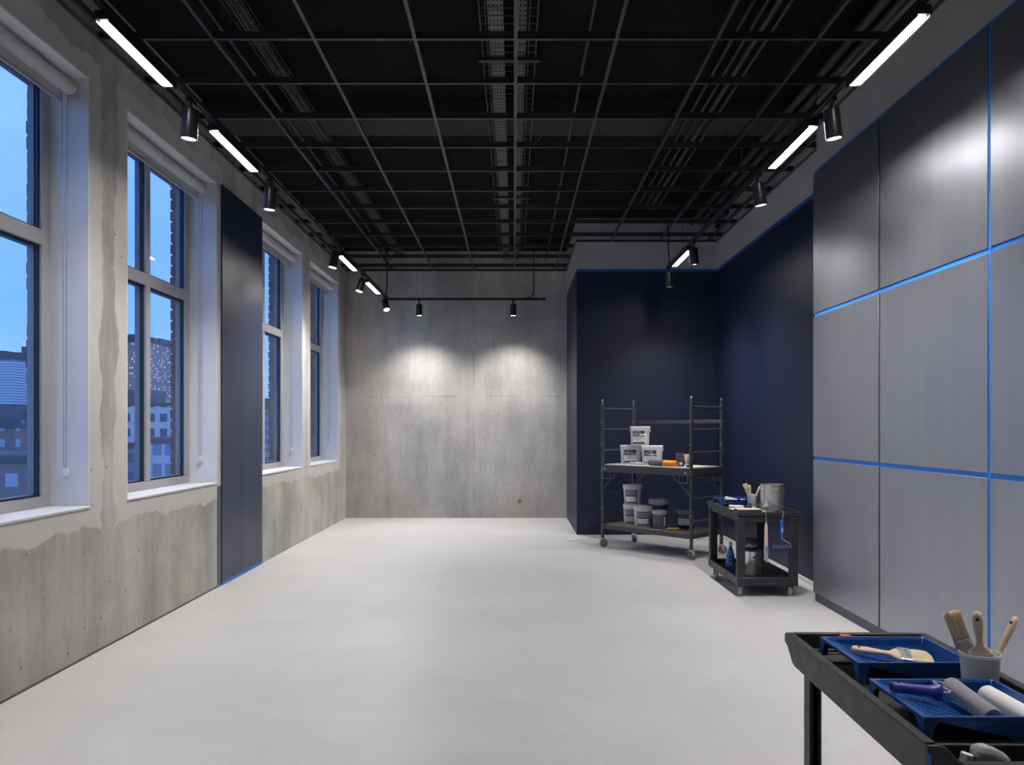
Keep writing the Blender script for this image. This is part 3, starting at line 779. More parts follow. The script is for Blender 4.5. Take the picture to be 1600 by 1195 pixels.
for x_ in (.0, SL):
    b = MB(); b.box(x_ - .018, x_ + .018, .018, SW - .018, .95, 1.036); b.build('end_beam', M['scaff'], r, bevel=.004)
    b = MB(); b.box(x_ - .016, x_ + .016, .014, SW - .014, .238, .29); b.build('end_beam', M['scaff'], r, bevel=.004)
b = MB(); b.box(.022, SL - .022, .022, SW - .022, 1.02, 1.044); b.build('top_deck', M['plank'], r, bevel=.003)
b = MB(); b.box(.02, SL - .02, .016, SW - .016, .262, .2945); b.build('lower_deck', M['plankdark'], r, bevel=.003)
TOPD, LOWD = 1.0445, .295

def face(x_, y_): return math.atan2(-x_, y_)         # yaw that turns local -y to the camera... about z

# ------------------------------------------------------------------ buckets and tubs
def label_print(b, w_, z0, z1, y_, rows, seed):
    rnd = random.Random(seed)
    for k in range(rows):
        z = z1 - (k + .7) * (z1 - z0) / rows; h = (z1 - z0) / rows * .34
        x_ = -w_ / 2
        while x_ < w_ / 2 - .01:
            l = rnd.uniform(.008, .035); l = min(l, w_ / 2 - x_)
            if rnd.random() < .75: b.box(x_, x_ + l, y_ - .0008, y_, z, z + h)
            x_ += l + .006
def square_bucket(label, loc, yaw, w_=.25, d_=.20, h=.235, seed=1, group='white square paint buckets on the top deck'):
    r = thing('paint_bucket', label, 'bucket', loc, (0, 0, yaw), group)
    a, c = w_ / 2, d_ / 2
    b = MB(); b.loft([(0, a * .86, c * .86), (.006, a * .89, c * .89), (h * .82, a * .955, c * .955), (h * .82, a * .985, c * .985), (h * .88, a * .985, c * .985), (h * .88, a * .95, c * .95), (h * .9, a * .95, c * .95)], 40, 5.5)
    b.build('body', M['bucket'], r)
    b = MB(); b.loft([(h * .885, a * .99, c * .99), (h * .89, a, c), (h * .975, a, c), (h, a * .98, c * .98)], 40, 5.5); b.build('lid', M['bucket'], r)
    def fy(z): return -c * (.89 + .065 * (z - .006) / (h * .82)) - .0006
    # label: dark band, white field, dark foot band on the front face
    lean = math.atan((c * .065) / (h * .82))
    def patch(name, mat, x0, x1, z0, z1, off, par):
        m = MB(); Vp = [(x0, fy(z0) - off, z0), (x1, fy(z0) - off, z0), (x1, fy(z1) - off, z1), (x0, fy(z1) - off, z1)]
        m.rings([[(p[0], p[1] + .004, p[2]) for p in Vp], Vp]); return m.build(name, mat, par)
    lb = patch('label', M['label'], -a * .72, a * .42, h * .48, h * .76, .0006, r)
    m = MB(); label_print(m, a * .75, h * .54, h * .74, fy(h * .6) - .0022, 3, seed)
    for v in m.bm.verts: v.co.x -= a * .2
    m.build('print', M['print'], lb)
    lf = patch('label_field', M['print'], -a * .72, a * .42, h * .17, h * .475, .0005, r)
    m = MB(); label_print(m, a * .7, h * .28, h * .42, fy(h * .3) - .003, 3, seed + 5)
    for v in m.bm.verts: v.co.x -= a * .2
    m.build('print', M['printg'], lf)
    patch('label_foot', M['label'], -a * .72, a * .42, h * .08, h * .165, .0006, r)
    b = MB(); pts = []
    for k in range(13):
        t = PI * k / 12
        pts.append((a * 1.02 * math.cos(t), -c * .2 - c * 1.0 * math.sin(t) ** .8, h * .78 - h * .24 * math.sin(t)))
    b.tube(pts, .0028, 6)
    for s in (-1, 1): b.cyl((s * a * .94, -c * .2, h * .78), (s * a * 1.04, -c * .2, h * .78), .011, n=12)
    b.build('bail_handle', M['zinc'], r)
    return r
def tub(label, loc, rad, h, body, lid, style, yaw=0, name='paint_tub', cat='tub', group='tubs and cans on the lower deck', taper=.9):
    r = thing(name, label, cat, loc, (0, 0, yaw), group)
    rb = rad * taper * .97
    def rz(z): return rb + (rad * .955 - rb) * z / (h * .85)
    b = MB(); b.lathe([(rb * .96, 0), (rb, .004), (rad * .955, h * .85), (rad * .955, h * .9)], n=40); b.build('body', body, r)
    b = MB(); b.lathe([(rad * .98, h * .80), (rad, h * .81), (rad, h * .965), (rad * .985, h * .985), (rad * .95, h), (rad * .90, h), (rad * .89, h * .985)], n=40); b.build('lid', lid, r)
    A0 = -PI / 2
    if style in ('navy', 'navy2'):
        lb = MB(); lb.arc(rz(h * .05), h * .05, rz(h * .74), h * .74, A0 - .95, A0 + .55, t=.001); L_ = lb.build('label', M['label'], r)
        f = MB(); f.arc(rz(h * .12), h * .12, rz(h * .4), h * .4, A0 - .88, A0 + .42, t=.0018); f.build('label_field', M['print'] if style == 'navy' else M['lidgray'], L_)
        m = MB(); rnd = random.Random(int(loc[0] * 1000))
        for k in range(3):
            z0 = h * (.48 + .085 * k); a_ = A0 - .85
            while a_ < A0 + .35:
                l = rnd.uniform(.06, .22); m.arc(rz(z0), z0, rz(z0 + h * .035), z0 + h * .035, a_, min(a_ + l, A0 + .42), 3, .0022); a_ += l + .06
        m.build('print', M['print'], L_)
    elif style == 'white_strip':
        lb = MB(); lb.arc(rz(h * .12), h * .12, rz(h * .66), h * .66, A0 + .62, A0 + .86, t=.001); lb.build('label', M['print'], r)
    elif style == 'field':
        lb = MB(); lb.arc(rz(h * .03), h * .03, rz(h * .22), h * .22, A0 - 1.3, A0 + 1.4, t=.001); lb.build('label_foot', M['hole'], r)
        lb = MB(); lb.arc(rz(h * .22), h * .22, rz(h * .56), h * .56, A0 - 1.0, A0 + 1.2, t=.0012); L_ = lb.build('label', M['lidgray'], r)
        m = MB()
        for k in range(4): m.arc(rz(h * (.28 + .06 * k)), h * (.28 + .06 * k), rz(h * (.29 + .06 * k)), h * (.295 + .06 * k), A0 - .85, A0 + (.2 if k % 2 else .8), 6, .002)
        m.build('print', M['printg'], L_)
    if style in ('handle', 'white_strip'):
        b = MB(); b.tube([(rad * .98 * math.cos(t), rad * .98 * math.sin(t), h * .9 - h * .1 * math.sin(-t)) for t in [-PI * k / 12 for k in range(13)]], .003, 6); b.build('bail_handle', M['zinc'], r)
    return r
p = scaf_at(985.5, .33); q = scaf_at(1019, .30); s_ = scaf_at(1000, .32)
square_bucket('white square paint bucket, lower left of the stack of three on the top deck', (p.x, p.y, TOPD), face(p.x, p.y) + .12, .262, .21, .236, 1)
square_bucket('white square paint bucket, lower right of the stack of three on the top deck', (q.x, q.y, TOPD), face(q.x, q.y) - .05, .262, .21, .236, 2)
square_bucket('white square paint bucket balanced on top of the other two on the top deck', (s_.x, s_.y, TOPD + .2365), face(s_.x, s_.y) + .05, .245, .205, .236, 3)
tub('white round tub at the bottom of the pair stacked on the lower deck', (1.493, 9.75, LOWD), .118, .25, M['tubw'], M['tubw'], 'navy2', face(1.5, 9.7))
tub('white round tub at the top of the pair stacked on the lower deck', (1.493, 9.75, LOWD + .2505), .119, .238, M['tubw'], M['tubw'], 'navy', face(1.5, 9.7), taper=.86)
tub('white round tub standing alone in front of the stacked pair on the lower deck', (1.588, 9.53, LOWD), .117, .245, M['tubw'], M['tubw'], 'navy', face(1.588, 9.53) + .25)
tub('big charcoal tub behind the slate grey can on the lower deck', (1.802, 9.66, LOWD), .124, .315, M['darktub'], M['lidgray'], 'handle', face(1.8, 9.66))
tub('slate grey paint can with white side strip in front of the charcoal tub', (1.756, 9.33, LOWD), .09, .208, M['graytub'], M['lidgray'], 'white_strip', face(1.756, 9.33), 'paint_can', 'can', taper=.97)
tub('dark tub with pale label by the right front post on the lower deck', (2.053, 9.27, LOWD), .107, .222, M['darktub'], M['graytub'], 'field', face(2.05, 9.27), taper=.96)
# brush with golden handle lying on the lower deck
r = thing('scraper', 'golden wooden handled scraper lying on the lower deck before the dark tub', 'tool', (1.81, 9.12, LOWD + .014), (R(90), 0, R(-83)))
b = MB(); b.loft([(-.14, .010, .009), (-.135, .013, .012), (-.09, .014, .013), (-.03, .011, .011), (0, .012, .011), (.01, .012, .01)][::1], 16); b.build('handle', M['oak'], r)
b = MB(); b.cyl((0, 0, -.16), (0, 0, -.138), .009, n=12); b.build('ferrule', M['tin'], r)
b = MB(); b.box(-.018, .018, -.001, .001, -.20, -.155); b.build('blade', M['ferrule'], r)

# ------------------------------------------------------------------ rollers
def sleeve_mesh(b, p0, p1, rad, n=32, lip=.006):
    p0, p1 = Vector(p0), Vector(p1); d = (p1 - p0).normalized(); a = d.orthogonal().normalized(); c = d.cross(a); Ln = (p1 - p0).length
    prof = [(rad * .62, .0), (rad * .9, 0), (rad, lip), (rad, Ln - lip), (rad * .9, Ln), (rad * .62, Ln), (rad * .62, Ln - .012), (0.0008, Ln - .012)]
    prof = [(0.0008, .012), (rad * .62, .012)] + prof
    rg = [[p0 + d * z + (a * math.cos(2 * PI * i / n) + c * math.sin(2 * PI * i / n)) * q for i in range(n)] for q, z in prof]
    return b.rings(rg)
# grey roller and orange sleeve lying along the front of the top deck
p = scaf_at(1014, .075); q = scaf_at(1037, .085); z_ = TOPD
def on_deck(px_x, t, z): v = scaf_at(px_x, t); return Vector((v.x, v.y, z))
a_, c_ = on_deck(1015, .10, TOPD + .036), on_deck(1036, .09, TOPD + .036)
r = thing('paint_roller', 'grey sleeved paint roller lying before the white buckets on the top deck', 'roller', a_)
b = MB(); sleeve_mesh(b, (0, 0, 0), c_ - a_, .035); b.build('sleeve', M['fleeced'], r)
g0, g1 = on_deck(1004, .115, TOPD + .02) - a_, on_deck(985, .135, TOPD + .016) - a_
b = MB(); b.tube([(0, 0, 0), (a_ * 0) + (g0 - Vector((0, 0, g0.z))) * .25, g0 * .7 + Vector((0, 0, .004)), g0], .004, 8); b.build('wire_frame', M['zinc'], r)
b = MB(); b.cyl(g0, g1, .013, .016, 14); b.build('handle', M['tubw'], r)
a_, c_ = on_deck(1037.5, .085, TOPD + .037), on_deck(1057, .075, TOPD + .037)
b = MB(); sleeve_mesh(b, (0, 0, 0), c_ - a_, .036); tag(b.build('roller_sleeve', M['orange'], loc=a_), 'orange fleece roller sleeve lying on the top deck', 'roller sleeve')
# dark printed carton and beige squeeze tube
p = scaf_at(1062.3, .19)
r = thing('carton', 'dark printed carton standing right of the orange roller sleeve', 'box', (p.x, p.y, TOPD), (0, 0, face(p.x, p.y)))
b = MB(); b.box(-.052, .052, -.03, .03, 0, .155); b.build('box_body', M['label'], r, bevel=.002)
b = MB(); b.box(-.045, .0, -.0312, -.03, .115, .145); b.box(.01, .045, -.0312, -.03, .118, .145); b.box(-.045, .045, -.0312, -.03, .085, .103); b.build('print', M['skirtg'], r)
b = MB(); b.loft([(.02, .010, .0006), (.035, .02, .0006), (.05, .015, .0006)], 14, M=Matrix.Translation((.012, -.0311, 0))); b.build('picture', M['plank'], r)
p = scaf_at(1074.5, .13)
r = thing('squeeze_tube', 'beige squeeze tube standing on its black cap beside the dark carton', 'tube', (p.x, p.y, TOPD), (0, 0, face(p.x, p.y)))
b = MB(); b.loft([(.018, .024, .02), (.03, .026, .022), (.13, .040, .008), (.15, .041, .003)], 24); b.build('body', M['cream'], r)
b = MB(); b.lathe([(.02, 0), (.022, .002), (.02, .0185)], n=20); b.build('cap', M['tin'], r)
b = MB(); b.box(-.014, .014, -.024, -.018, .045, .075); b.build('print', M['printg'], r)

# ------------------------------------------------------------------ paint trays
def tray_proto():
    """roller tray, local: x 0..L shallow to deep, y 0..W, z 0..H"""
    L_, W_, H_ = .36, .30, .064
    r = thing('paint_tray', '', 'paint tray', group='blue paint trays')
    # open shell as one surface, thickened
    b = MB(); bm = b.bm
    xs = [.006, .014, .03, .10, .17, .225, .235, .30, .335, .345, .354]
    def fz(x_):
        if x_ <= .014: return H_ - .001
        if x_ <= .03: return H_ - .012
        if x_ <= .235: return (H_ - .012) + (.006 - (H_ - .012)) * ((x_ - .03) / .205) ** 1.0
        if x_ <= .335: return .006
        if x_ <= .345: return .03
        return H_ - .001
    rows_ = []
    for x_ in xs:
        z = fz(x_); k = min(1, (H_ - z) / (H_ - .006)); ins = .010 + .010 * k
        zz = min(z, H_ - .001)
        rows_.append([(x_, 0, H_ - .009), (x_, .0, H_), (x_, .007, H_), (x_, .009 + .0 * k, min(H_, max(zz, H_ - .004))), (x_, ins, zz), (x_, W_ - ins, zz), (x_, W_ - .009, min(H_, max(zz, H_ - .004))), (x_, W_ - .007, H_), (x_, W_, H_), (x_, W_, H_ - .009)])
    first = [(0, y_, H_ if abs(z - H_) < .012 and 0 < i < 9 else z) for i, (x_, y_, z) in enumerate(rows_[0])]
    first0 = [(0, y_, H_ - .009) for (x_, y_, z) in rows_[0]]
    last = [(L_, y_, H_ if 0 < i < 9 else z) for i, (x_, y_, z) in enumerate(rows_[-1])]
    last1 = [(L_, y_, H_ - .009) for (x_, y_, z) in rows_[-1]]
    b.rings([first0, first] + rows_ + [last, last1], False, False, closed=False)
    b.build('shell', M['traym'], r, solid=.0022, sharp=50)
    # corner legs with arched inner edge under the shallow end
    for sy in (0, 1):
        b = MB(); Y = lambda v: v if sy == 0 else W_ - v
        n_ = 8
        def side(w0):   # outline along one face: (distance from corner, z)
            pts = [(0, H_ - .004)] + [(0 + .003, 0)] + [(w0 * .62, 0)]
            for k in range(n_ + 1):
                t = k / n_; pts.append((w0 * (.62 + .10 * t) + (w0 * .55) * (1 - math.cos(t * PI / 2)), (H_ - .010) * math.sin(t * PI / 2) ** .8 if t > 0 else .004))
            pts.append((w0 * 1.27, H_ - .004)); return pts
        for pts, ax in ((side(.040), 'x'), (side(.040), 'y')):
            if ax == 'x':
                lo = [(u, Y(.002 + (.004 * (1 - z / H_) * 0)), z) for u, z in pts]; hi = [(u, Y(.0045), z) for u, z in pts]
            else:
                lo = [(.001, Y(u), z) for u, z in pts]; hi = [(.0035, Y(u), z) for u, z in pts]
            b.rings([lo, hi])
        b.build('leg', M['traym'], r)
    # underside of the well and tapering side webs
    for y_ in (.012, W_ - .014):
        b = MB(); b.prism([(.055, H_ - .006), (.07, H_ - .020), (.22, .012), (.235, 0.0), (.33, 0.0), (.344, H_ - .006)], 'y', y_, y_ + .002)
        b.build('side_web', M['traym'], r)
    # chevron ribs on the ramp
    b = MB()
    sl = math.atan2((H_ - .018), .205)
    for i in range(9):
        for j in range(8):
            for s in (-1, 1):
                x_ = .062 + i * .019; y_ = .034 + j * .031 + (.0078 if s > 0 else -.0078) + .006
                z = fz(x_) + .0006
                Mx = Matrix.Translation((x_, y_, z)) @ Matrix.Rotation(sl, 4, 'Y') @ Matrix.Rotation(s * R(38), 4, 'Z')
                b.box(-.0012, .0012, -.0085, .0085, -.001, .0018, Mx)
    b.build('ramp_ribs', M['traym'], r)
    return r
tray0 = tray_proto()

# ------------------------------------------------------------------ brushes
def brush(label, loc, rot, hl=.13, hw=.014, w_=.034, th=.011, fl=.03, bl=.055, bristle='bristle', group=None, handle='wood', spread=1.08, hole=True, flat=True):
    """local +z runs from the handle tip (0) to the bristle tip"""
    r = thing('paint_brush', label, 'brush', loc, rot, group)
    b = MB()
    b.loft([(0, hw * .35, .004), (.004, hw * .8, .0075), (.014, hw * 1.06, .009), (hl * .3, hw * 1.1, .0095), (hl * .52, hw * .85, .0085), (hl * .68, hw * .66, .0075), (hl * .8, hw * .9, .008), (hl * .92, w_ * .82, .0095), (hl, w_ * .98, th * .98)], 24, 2.3)
    h = b.build('handle', M[handle], r)
    if hole:
        b = MB(); b.cyl((0, -.0098, .022), (0, .0098, .022), .0045, n=14); b.build('hanging_hole', M['hole'], h)
    b = MB()
    b.loft([(hl - .002, w_ * 1.0, th), (hl + fl * .2, w_ * 1.02, th * 1.02), (hl + fl * .22, w_ * 1.04, th * 1.08), (hl + fl * .3, w_ * 1.04, th * 1.08), (hl + fl * .32, w_ * 1.02, th * 1.02), (hl + fl * .75, w_ * 1.02, th * 1.02), (hl + fl * .77, w_ * 1.04, th * 1.08), (hl + fl * .85, w_ * 1.04, th * 1.08), (hl + fl * .87, w_ * 1.02, th * 1.02), (hl + fl, w_, th)], 32, 6)
    f = b.build('ferrule', M['ferrule'], r)
    b = MB(); rnd = random.Random(int(w_ * 1e5))
    for s in (-1, 1):
        for k in range(3):
            x_ = -w_ * .6 + k * w_ * .42
            b.box(x_, x_ + w_ * rnd.uniform(.2, .36), s * th * 1.03 - .0005, s * th * 1.03 + .0005, hl + fl * .4, hl + fl * .68)
    b.build('stamped_marks', M['steeldark'], f)
    # bristles: tapered block with a ragged tip
    b = MB(); n = 40; rg = []
    z0 = hl + fl
    for k, (t, a, c) in enumerate(((0, .97, .95), (.25, 1.0, 1.0), (.6, spread * .99, .95), (.88, spread, .7), (1.0, spread * 1.01, .42))):
        ring = []
        for i in range(n):
            q = 2 * PI * i / n; cc, ss = math.cos(q), math.sin(q)
            zz = z0 + bl * t + (rnd.uniform(-.06, .06) * bl if k == 4 else 0) - (.05 * bl * abs(cc) ** 3 if k == 4 else 0)
            jit = 1 + (rnd.uniform(-.035, .035) if k > 0 else 0)
            ring.append((w_ * a * jit * math.copysign(abs(cc) ** .4, cc), th * c * jit * math.copysign(abs(ss) ** .4, ss), zz))
        rg.append(ring)
    b.rings(rg); b.build('bristles', M[bristle], r, sharp=60)
    return r
def cup(label, loc, rt, rb, h):
    r = thing('brush_cup', label, 'cup', loc)
    b = MB(); b.lathe([(rb * .94, 0), (rb, .003), (rt * .97, h * .9), (rt * 1.0, h * .92), (rt * 1.03, h * .93), (rt * 1.03, h), (rt * .97, h), (rt * .93, h * .9), (rb * .93, .005), (.001, .004)], n=40, cap1=False)
    b.build('cup_wall', M['cup'], r)
    return r
def aim(p0, p1, roll=0.0, facing=None):
    """rotation whose +z runs p0->p1 and whose broad face (local y) turns to the camera"""
    z = (Vector(p1) - Vector(p0)).normalized()
    to = (facing if facing is not None else (Vector((0, 0, 1.5)) - Vector(p0))).normalized()
    yv = -(to - z * to.dot(z)).normalized(); xv = yv.cross(z).normalized()
    m = Matrix((xv, yv, z)).transposed()
    return (m @ Matrix.Rotation(roll, 3, 'Z')).to_euler()

# ================================================================== the far utility cart
def box_leg(b, x0, x1, y0, y1, z0, z1): b.box(x0, x1, y0, y1, z0, z1)
CX0, CX1, CY0, CY1 = 1.975, 2.545, 6.845, 7.925
r = thing('utility_cart', 'black two shelf utility cart with a steel pot and hanging tools by the navy wall', 'cart', (CX0, CY0, 0))
W_, D_ = CX1 - CX0, CY1 - CY0
b = MB(); b.tray(0, W_, 0, D_, .722, .752, .022, .735); b.box(.012, W_ - .012, .012, D_ - .012, .665, .724)
for k in range(6): b.box(.03, W_ - .03, .12 + k * .16, .128 + k * .16, .735, .7365)
b.build('top_shelf', M['cart'], r, bevel=.005)
b = MB(); b.tray(-.002, W_ - .03, .0, D_ - .06, .10, .175, .03, .135); b.build('bottom_shelf', M['cart'], r, bevel=.006)
for x0, x1 in ((.0, .072), (W_ - .105, W_ - .03)):
    for y0, y1 in ((.004, .05), (D_ - .14, D_ - .07)):
        b = MB(); b.box(x0, x1, y0, y1, .16, .70); b.build('corner_post', M['cart'], r, bevel=.006)
for x_, y_ in ((.035, .05), (W_ - .09, .05), (.02, D_ - .28), (W_ - .09, D_ - .28)):
    caster(r, x_, y_, .052, R(82), M['rubberb'], M['tyre'], .103, brake=False, width=.034)
CT = .7353
t = tray0
relabel(t, 'blue paint tray at the back of the far cart with white rollers in it', (2.01, 7.52, .7366))
def small_roll(label, p0, p1, rad, mat='foam', grp=None):
    p0 = Vector(p0); b = MB(); sleeve_mesh(b, (0, 0, 0), Vector(p1) - p0, rad, 20, .005)
    return tag(b.build('roller_sleeve', M[mat], loc=p0), label, 'roller sleeve', grp)
small_roll('short white roller sleeve lying in the left of the far cart tray', (2.09, 7.66, .801), (2.19, 7.60, .779), .021, grp='white sleeves on the far cart')
small_roll('short white roller sleeve lying in the right of the far cart tray', (2.265, 7.72, .771), (2.325, 7.60, .7665), .0205, grp='white sleeves on the far cart')
small_roll('white roller sleeve lying on the far cart between tray and cream pad', (2.04, 7.335, CT + .0185), (2.155, 7.26, CT + .0185), .0165, grp='white sleeves on the far cart')
cup('white cup of brushes on the far cart', (2.285, 7.42, .7352), .049, .040, .125)
cf = Vector((2.285, 7.42, .74))
P0, P1 = cf + Vector((.012, .0, .008)), cf + Vector((-.075, .01, .235))
brush('bristles up pale brush leaning left in the far cart cup', P0, aim(P0, P1), .15, .011, .022, .009, .03, .05, 'bristlep', 'brushes in the far cup', hole=False)
P1, P0 = cf + Vector((.004, .022, .006)), cf + Vector((-.020, .035, .21)); brush('pale wooden handle upright in the middle of the far cart cup', P0, aim(P0, P1), .12, .012, .017, .008, .025, .05, 'bristlep', 'brushes in the far cup', hole=False)
P1, P0 = cf + Vector((-.010, -.014, .010)), cf + Vector((.070, -.005, .20)); brush('wooden brush handle leaning right in the far cart cup', P0, aim(P0, P1), .13, .010, .014, .008, .02, .045, 'bristlep', 'brushes in the far cup', hole=False)
# cream pad on black board
r = thing('sanding_board', 'cream pad on a dark backing board at the front of the far cart', 'pad', (2.03, 7.02, CT))
b = MB(); b.box(0, .225, 0, .13, 0, .016); b.build('backing', M['tin'], r, bevel=.004)
b = MB(); b.box(.006, .219, .005, .125, .016, .026); b.build('pad', M['cream'], r, bevel=.006)
b = MB(); b.box(0, .12, 0, .10, 0, .012); tag(b.build('rag', M['foam'], loc=(2.005, 7.155, CT), bevel=.004), 'folded white rag behind the cream pad on the far cart', 'cloth')
r = thing('scraper', 'dark handled blue scraper lying beside the steel pot on the far cart', 'tool', (2.17, 7.26, CT), (0, 0, R(2)))
b = MB(); b.loft([(0, .015, .012), (.03, .019, .017), (.09, .016, .016), (.12, .013, .013)], 16, M=Matrix.Translation((.005, 0, .02)) @ Matrix.Rotation(R(90), 4, 'Y')); b.build('handle', M['tin'], r)
b = MB(); b.prism([(.02, .03), (.045, .058), (.06, .045), (.075, .03)], 'y', -.004, .004); b.build('blade_guard', M['traym'], r)
b = MB(); b.box(.055, .09, -.0185, -.0165, .014, .03); b.build('print', M['print'], r)
r = thing('spring_clip', 'small blue clip with white jaws before the steel pot', 'clip', (2.25, 6.98, CT), (0, 0, R(-10)))
b = MB(); b.prism([(0, 0), (.085, 0), (.08, .016), (.02, .012)], 'y', 0, .022); b.build('jaw', M['blueg'], r, bevel=.002)
b = MB(); b.box(-.012, .02, .002, .02, .0, .018); b.build('jaw_pad', M['foam'], r, bevel=.002)
# steel pot
r = thing('steel_pot', 'tall open stainless steel pot on the corner of the far cart', 'pot', (2.402, 7.20, .7352))
R_ = .108; H_ = .232
b = MB(); b.lathe([(R_ * .96, 0), (R_ * .99, .004), (R_, .012), (R_, H_), (R_ * 1.03, H_ + .003), (R_ * 1.03, H_ + .008), (R_ * .985, H_ + .008), (R_ * .98, .012), (.001, .008)], n=56, cap1=False); b.build('pot_wall', M['steel'], r)
for s, a0 in ((-1, R(190)), (1, R(262))):
    b = MB(); c_, s2 = math.cos(a0), math.sin(a0); tx, ty = -s2, c_
    b.tube([(R_ * c_ + tx * d * .028, R_ * s2 + ty * d * .028, H_ - .03) if e_ == 0 else ((R_ + .022) * c_ + tx * d * .026, (R_ + .022) * s2 + ty * d * .026, H_ - .034) for d, e_ in ((-1, 0), (-1, 1), (1, 1), (1, 0))], .0045, 8)
    b.build('loop_handle', M['zinc'], r)
# hanging brush and roller on the front rim
r = thing('hanging_brush', 'wooden handled brush hanging by a hook from the far cart rim', 'brush', (2.216, CY0 - .022, .758))
b = MB(); b.tube([(0, .035, -.012), (0, .034, .003), (0, .012, .005), (0, -.004, -.012), (.004, -.002, -.04), (.006, 0, -.105)], .0036, 8); b.build('wire_hook', M['zinc'], r)
b = MB(); b.loft([(-.31, .0165, .010), (-.285, .0165, .010), (-.16, .0135, .0105), (-.125, .0125, .010), (-.115, .009, .008), (-.098, .008, .008)], 18, 3); b.build('handle', M['wood'], r, loc=(.006, 0, 0))
b = MB(); b.loft([(-.37, .018, .010), (-.305, .0175, .0105)], 24, 5); b.build('ferrule', M['ferrule'], r, loc=(.006, 0, 0))
b = MB(); b.loft([(-.445, .004, .003, .006), (-.435, .010, .006, .003), (-.40, .0165, .009), (-.368, .017, .009)], 20, 4); b.build('bristles', M['printg'], r, loc=(.006, 0, 0))
r = thing('hanging_roller', 'navy paint roller with blue grip hanging from the far cart rim', 'roller', (2.37, CY0 - .026, .758))
b = MB(); b.tube([(.004, .04, -.012), (.004, .038, .003), (.004, .016, .005), (.004, -.002, -.01), (-.004, 0, -.04), (-.008, 0, -.075)], .0036, 8); b.build('wire_hook', M['zinc'], r)
b = MB(); b.lathe([(.009, -.215), (.013, -.21), (.0135, -.15), (.012, -.10), (.017, -.085), (.016, -.072), (.010, -.068)], (-.010, 0, 0), 18); b.build('grip', M['blueg'], r)
b = MB(); b.box(-.018, -.004, -.0148, -.0128, -.175, -.165); b.box(-.014, -.006, -.0148, -.0128, -.163, -.13); b.build('print', M['print'], r)
b = MB(); b.tube([(-.012, 0, -.21), (-.012, 0, -.232), (.0, 0, -.245), (.05, 0, -.272), (.066, 0, -.285), (.066, 0, -.312), (.04, 0, -.318)], .0042, 8); b.build('wire_frame', M['zinc'], r)
b = MB(); sleeve_mesh(b, (-.105, 0, -.318), (.056, 0, -.318), .025); b.build('sleeve', M['navyfl'], r)
# lower shelf: steel bucket with dark tin on its lid, blue bottle
LZ = .1353
r = thing('steel_bucket', 'shiny steel bucket with navy lid on the bottom shelf of the far cart', 'bucket', (2.225, 7.26, LZ))
b = MB(); b.lathe([(.088, 0), (.09, .006), (.094, .215), (.097, .218), (.094, .222)], n=48); b.build('body', M['steel'], r)
b = MB(); b.lathe([(.100, .218), (.118, .226), (.119, .234), (.104, .238)], n=40); b.build('lid', M['navyflat'], r)
b = MB(); b.tube([(.03, -.094, .195), (.02, -.100, .178), (.0, -.101, .165), (-.02, -.100, .160)], .004, 6); b.build('handle_ear', M['tin'], r)
r = thing('tin', 'dark tin with a printed band on the navy lid of the steel bucket', 'tin', (2.205, 7.26, LZ + .2385))
b = MB(); b.lathe([(.078, 0), (.08, .003), (.08, .062), (.082, .064), (.082, .078), (.076, .086), (.03, .09)], n=40); b.build('body', M['tin'], r)
b = MB()
for k in range(9): b.arc(.0802, .014 + .004 * (k % 2), .0802, .05 - .006 * (k % 3), -PI / 2 - 1.1 + .24 * k, -PI / 2 - 1.1 + .24 * k + .15, 3, .001)
b.build('print', M['printg'], r)
r = thing('bottle', 'blue plastic bottle with pink cap on the bottom shelf of the far cart', 'bottle', (2.105, 7.53, LZ))
b = MB(); b.loft([(0, .04, .03), (.006, .043, .033), (.05, .044, .034), (.09, .036, .03), (.12, .040, .03), (.15, .032, .026), (.19, .018, .016), (.21, .014, .013)], 24, 2.6); b.build('body', plain('translucent_blue_bottle', (.05, .16, .42), .3, var=.5, scale=40), r)
b = MB(); b.lathe([(.015, .208), (.015, .25), (.011, .256)], n=16); b.build('cap', M['pink'], r)
b = MB(); b.box(-.03, -.004, -.036, -.033, .03, .036); b.box(-.03, .0, -.036, -.033, .044, .05); b.box(-.03, -.008, -.036, -.033, .058, .064); b.build('print', M['print'], r)

# ================================================================== the near utility cart
NX0, NX1, NY0, NY1 = .985, 1.500, 1.845, 2.872
RZ = .744
r = thing('utility_cart', 'black utility cart with two blue trays in the near right corner', 'cart', (NX0, NY0, 0), (0, 0, R(-1)))
W_, D_ = NX1 - NX0, NY1 - NY0
FZ = .705
b = MB()
side = [(0, RZ), (D_ - .01, RZ), (D_, RZ - .008), (D_, RZ - .037), (D_ - .03, RZ - .046), (D_ - .055, RZ - .068), (D_ - .08, RZ - .09), (D_ - .105, RZ - .098), (.0, RZ - .104)]
for x0, x1 in ((0, .030), (W_ - .030, W_)):
    b.prism(side, 'x', x0, x1)
b.prism([(.03, RZ - .065), (W_ - .03, RZ - .065), (W_ - .03, RZ), (.03, RZ)], 'y', D_ - .026, D_ - .002)
# floor: main tray floor, far well, near well
b.box(.03, W_ - .03, .105, D_ - .15, FZ - .03, FZ)
b.box(.03, W_ - .03, D_ - .15, D_ - .026, FZ - .06, FZ - .022)
b.box(.03, W_ - .03, .0, .105, FZ - .060, FZ - .050)
b.box(.03, W_ - .03, .098, .108, FZ - .055, FZ + .002)
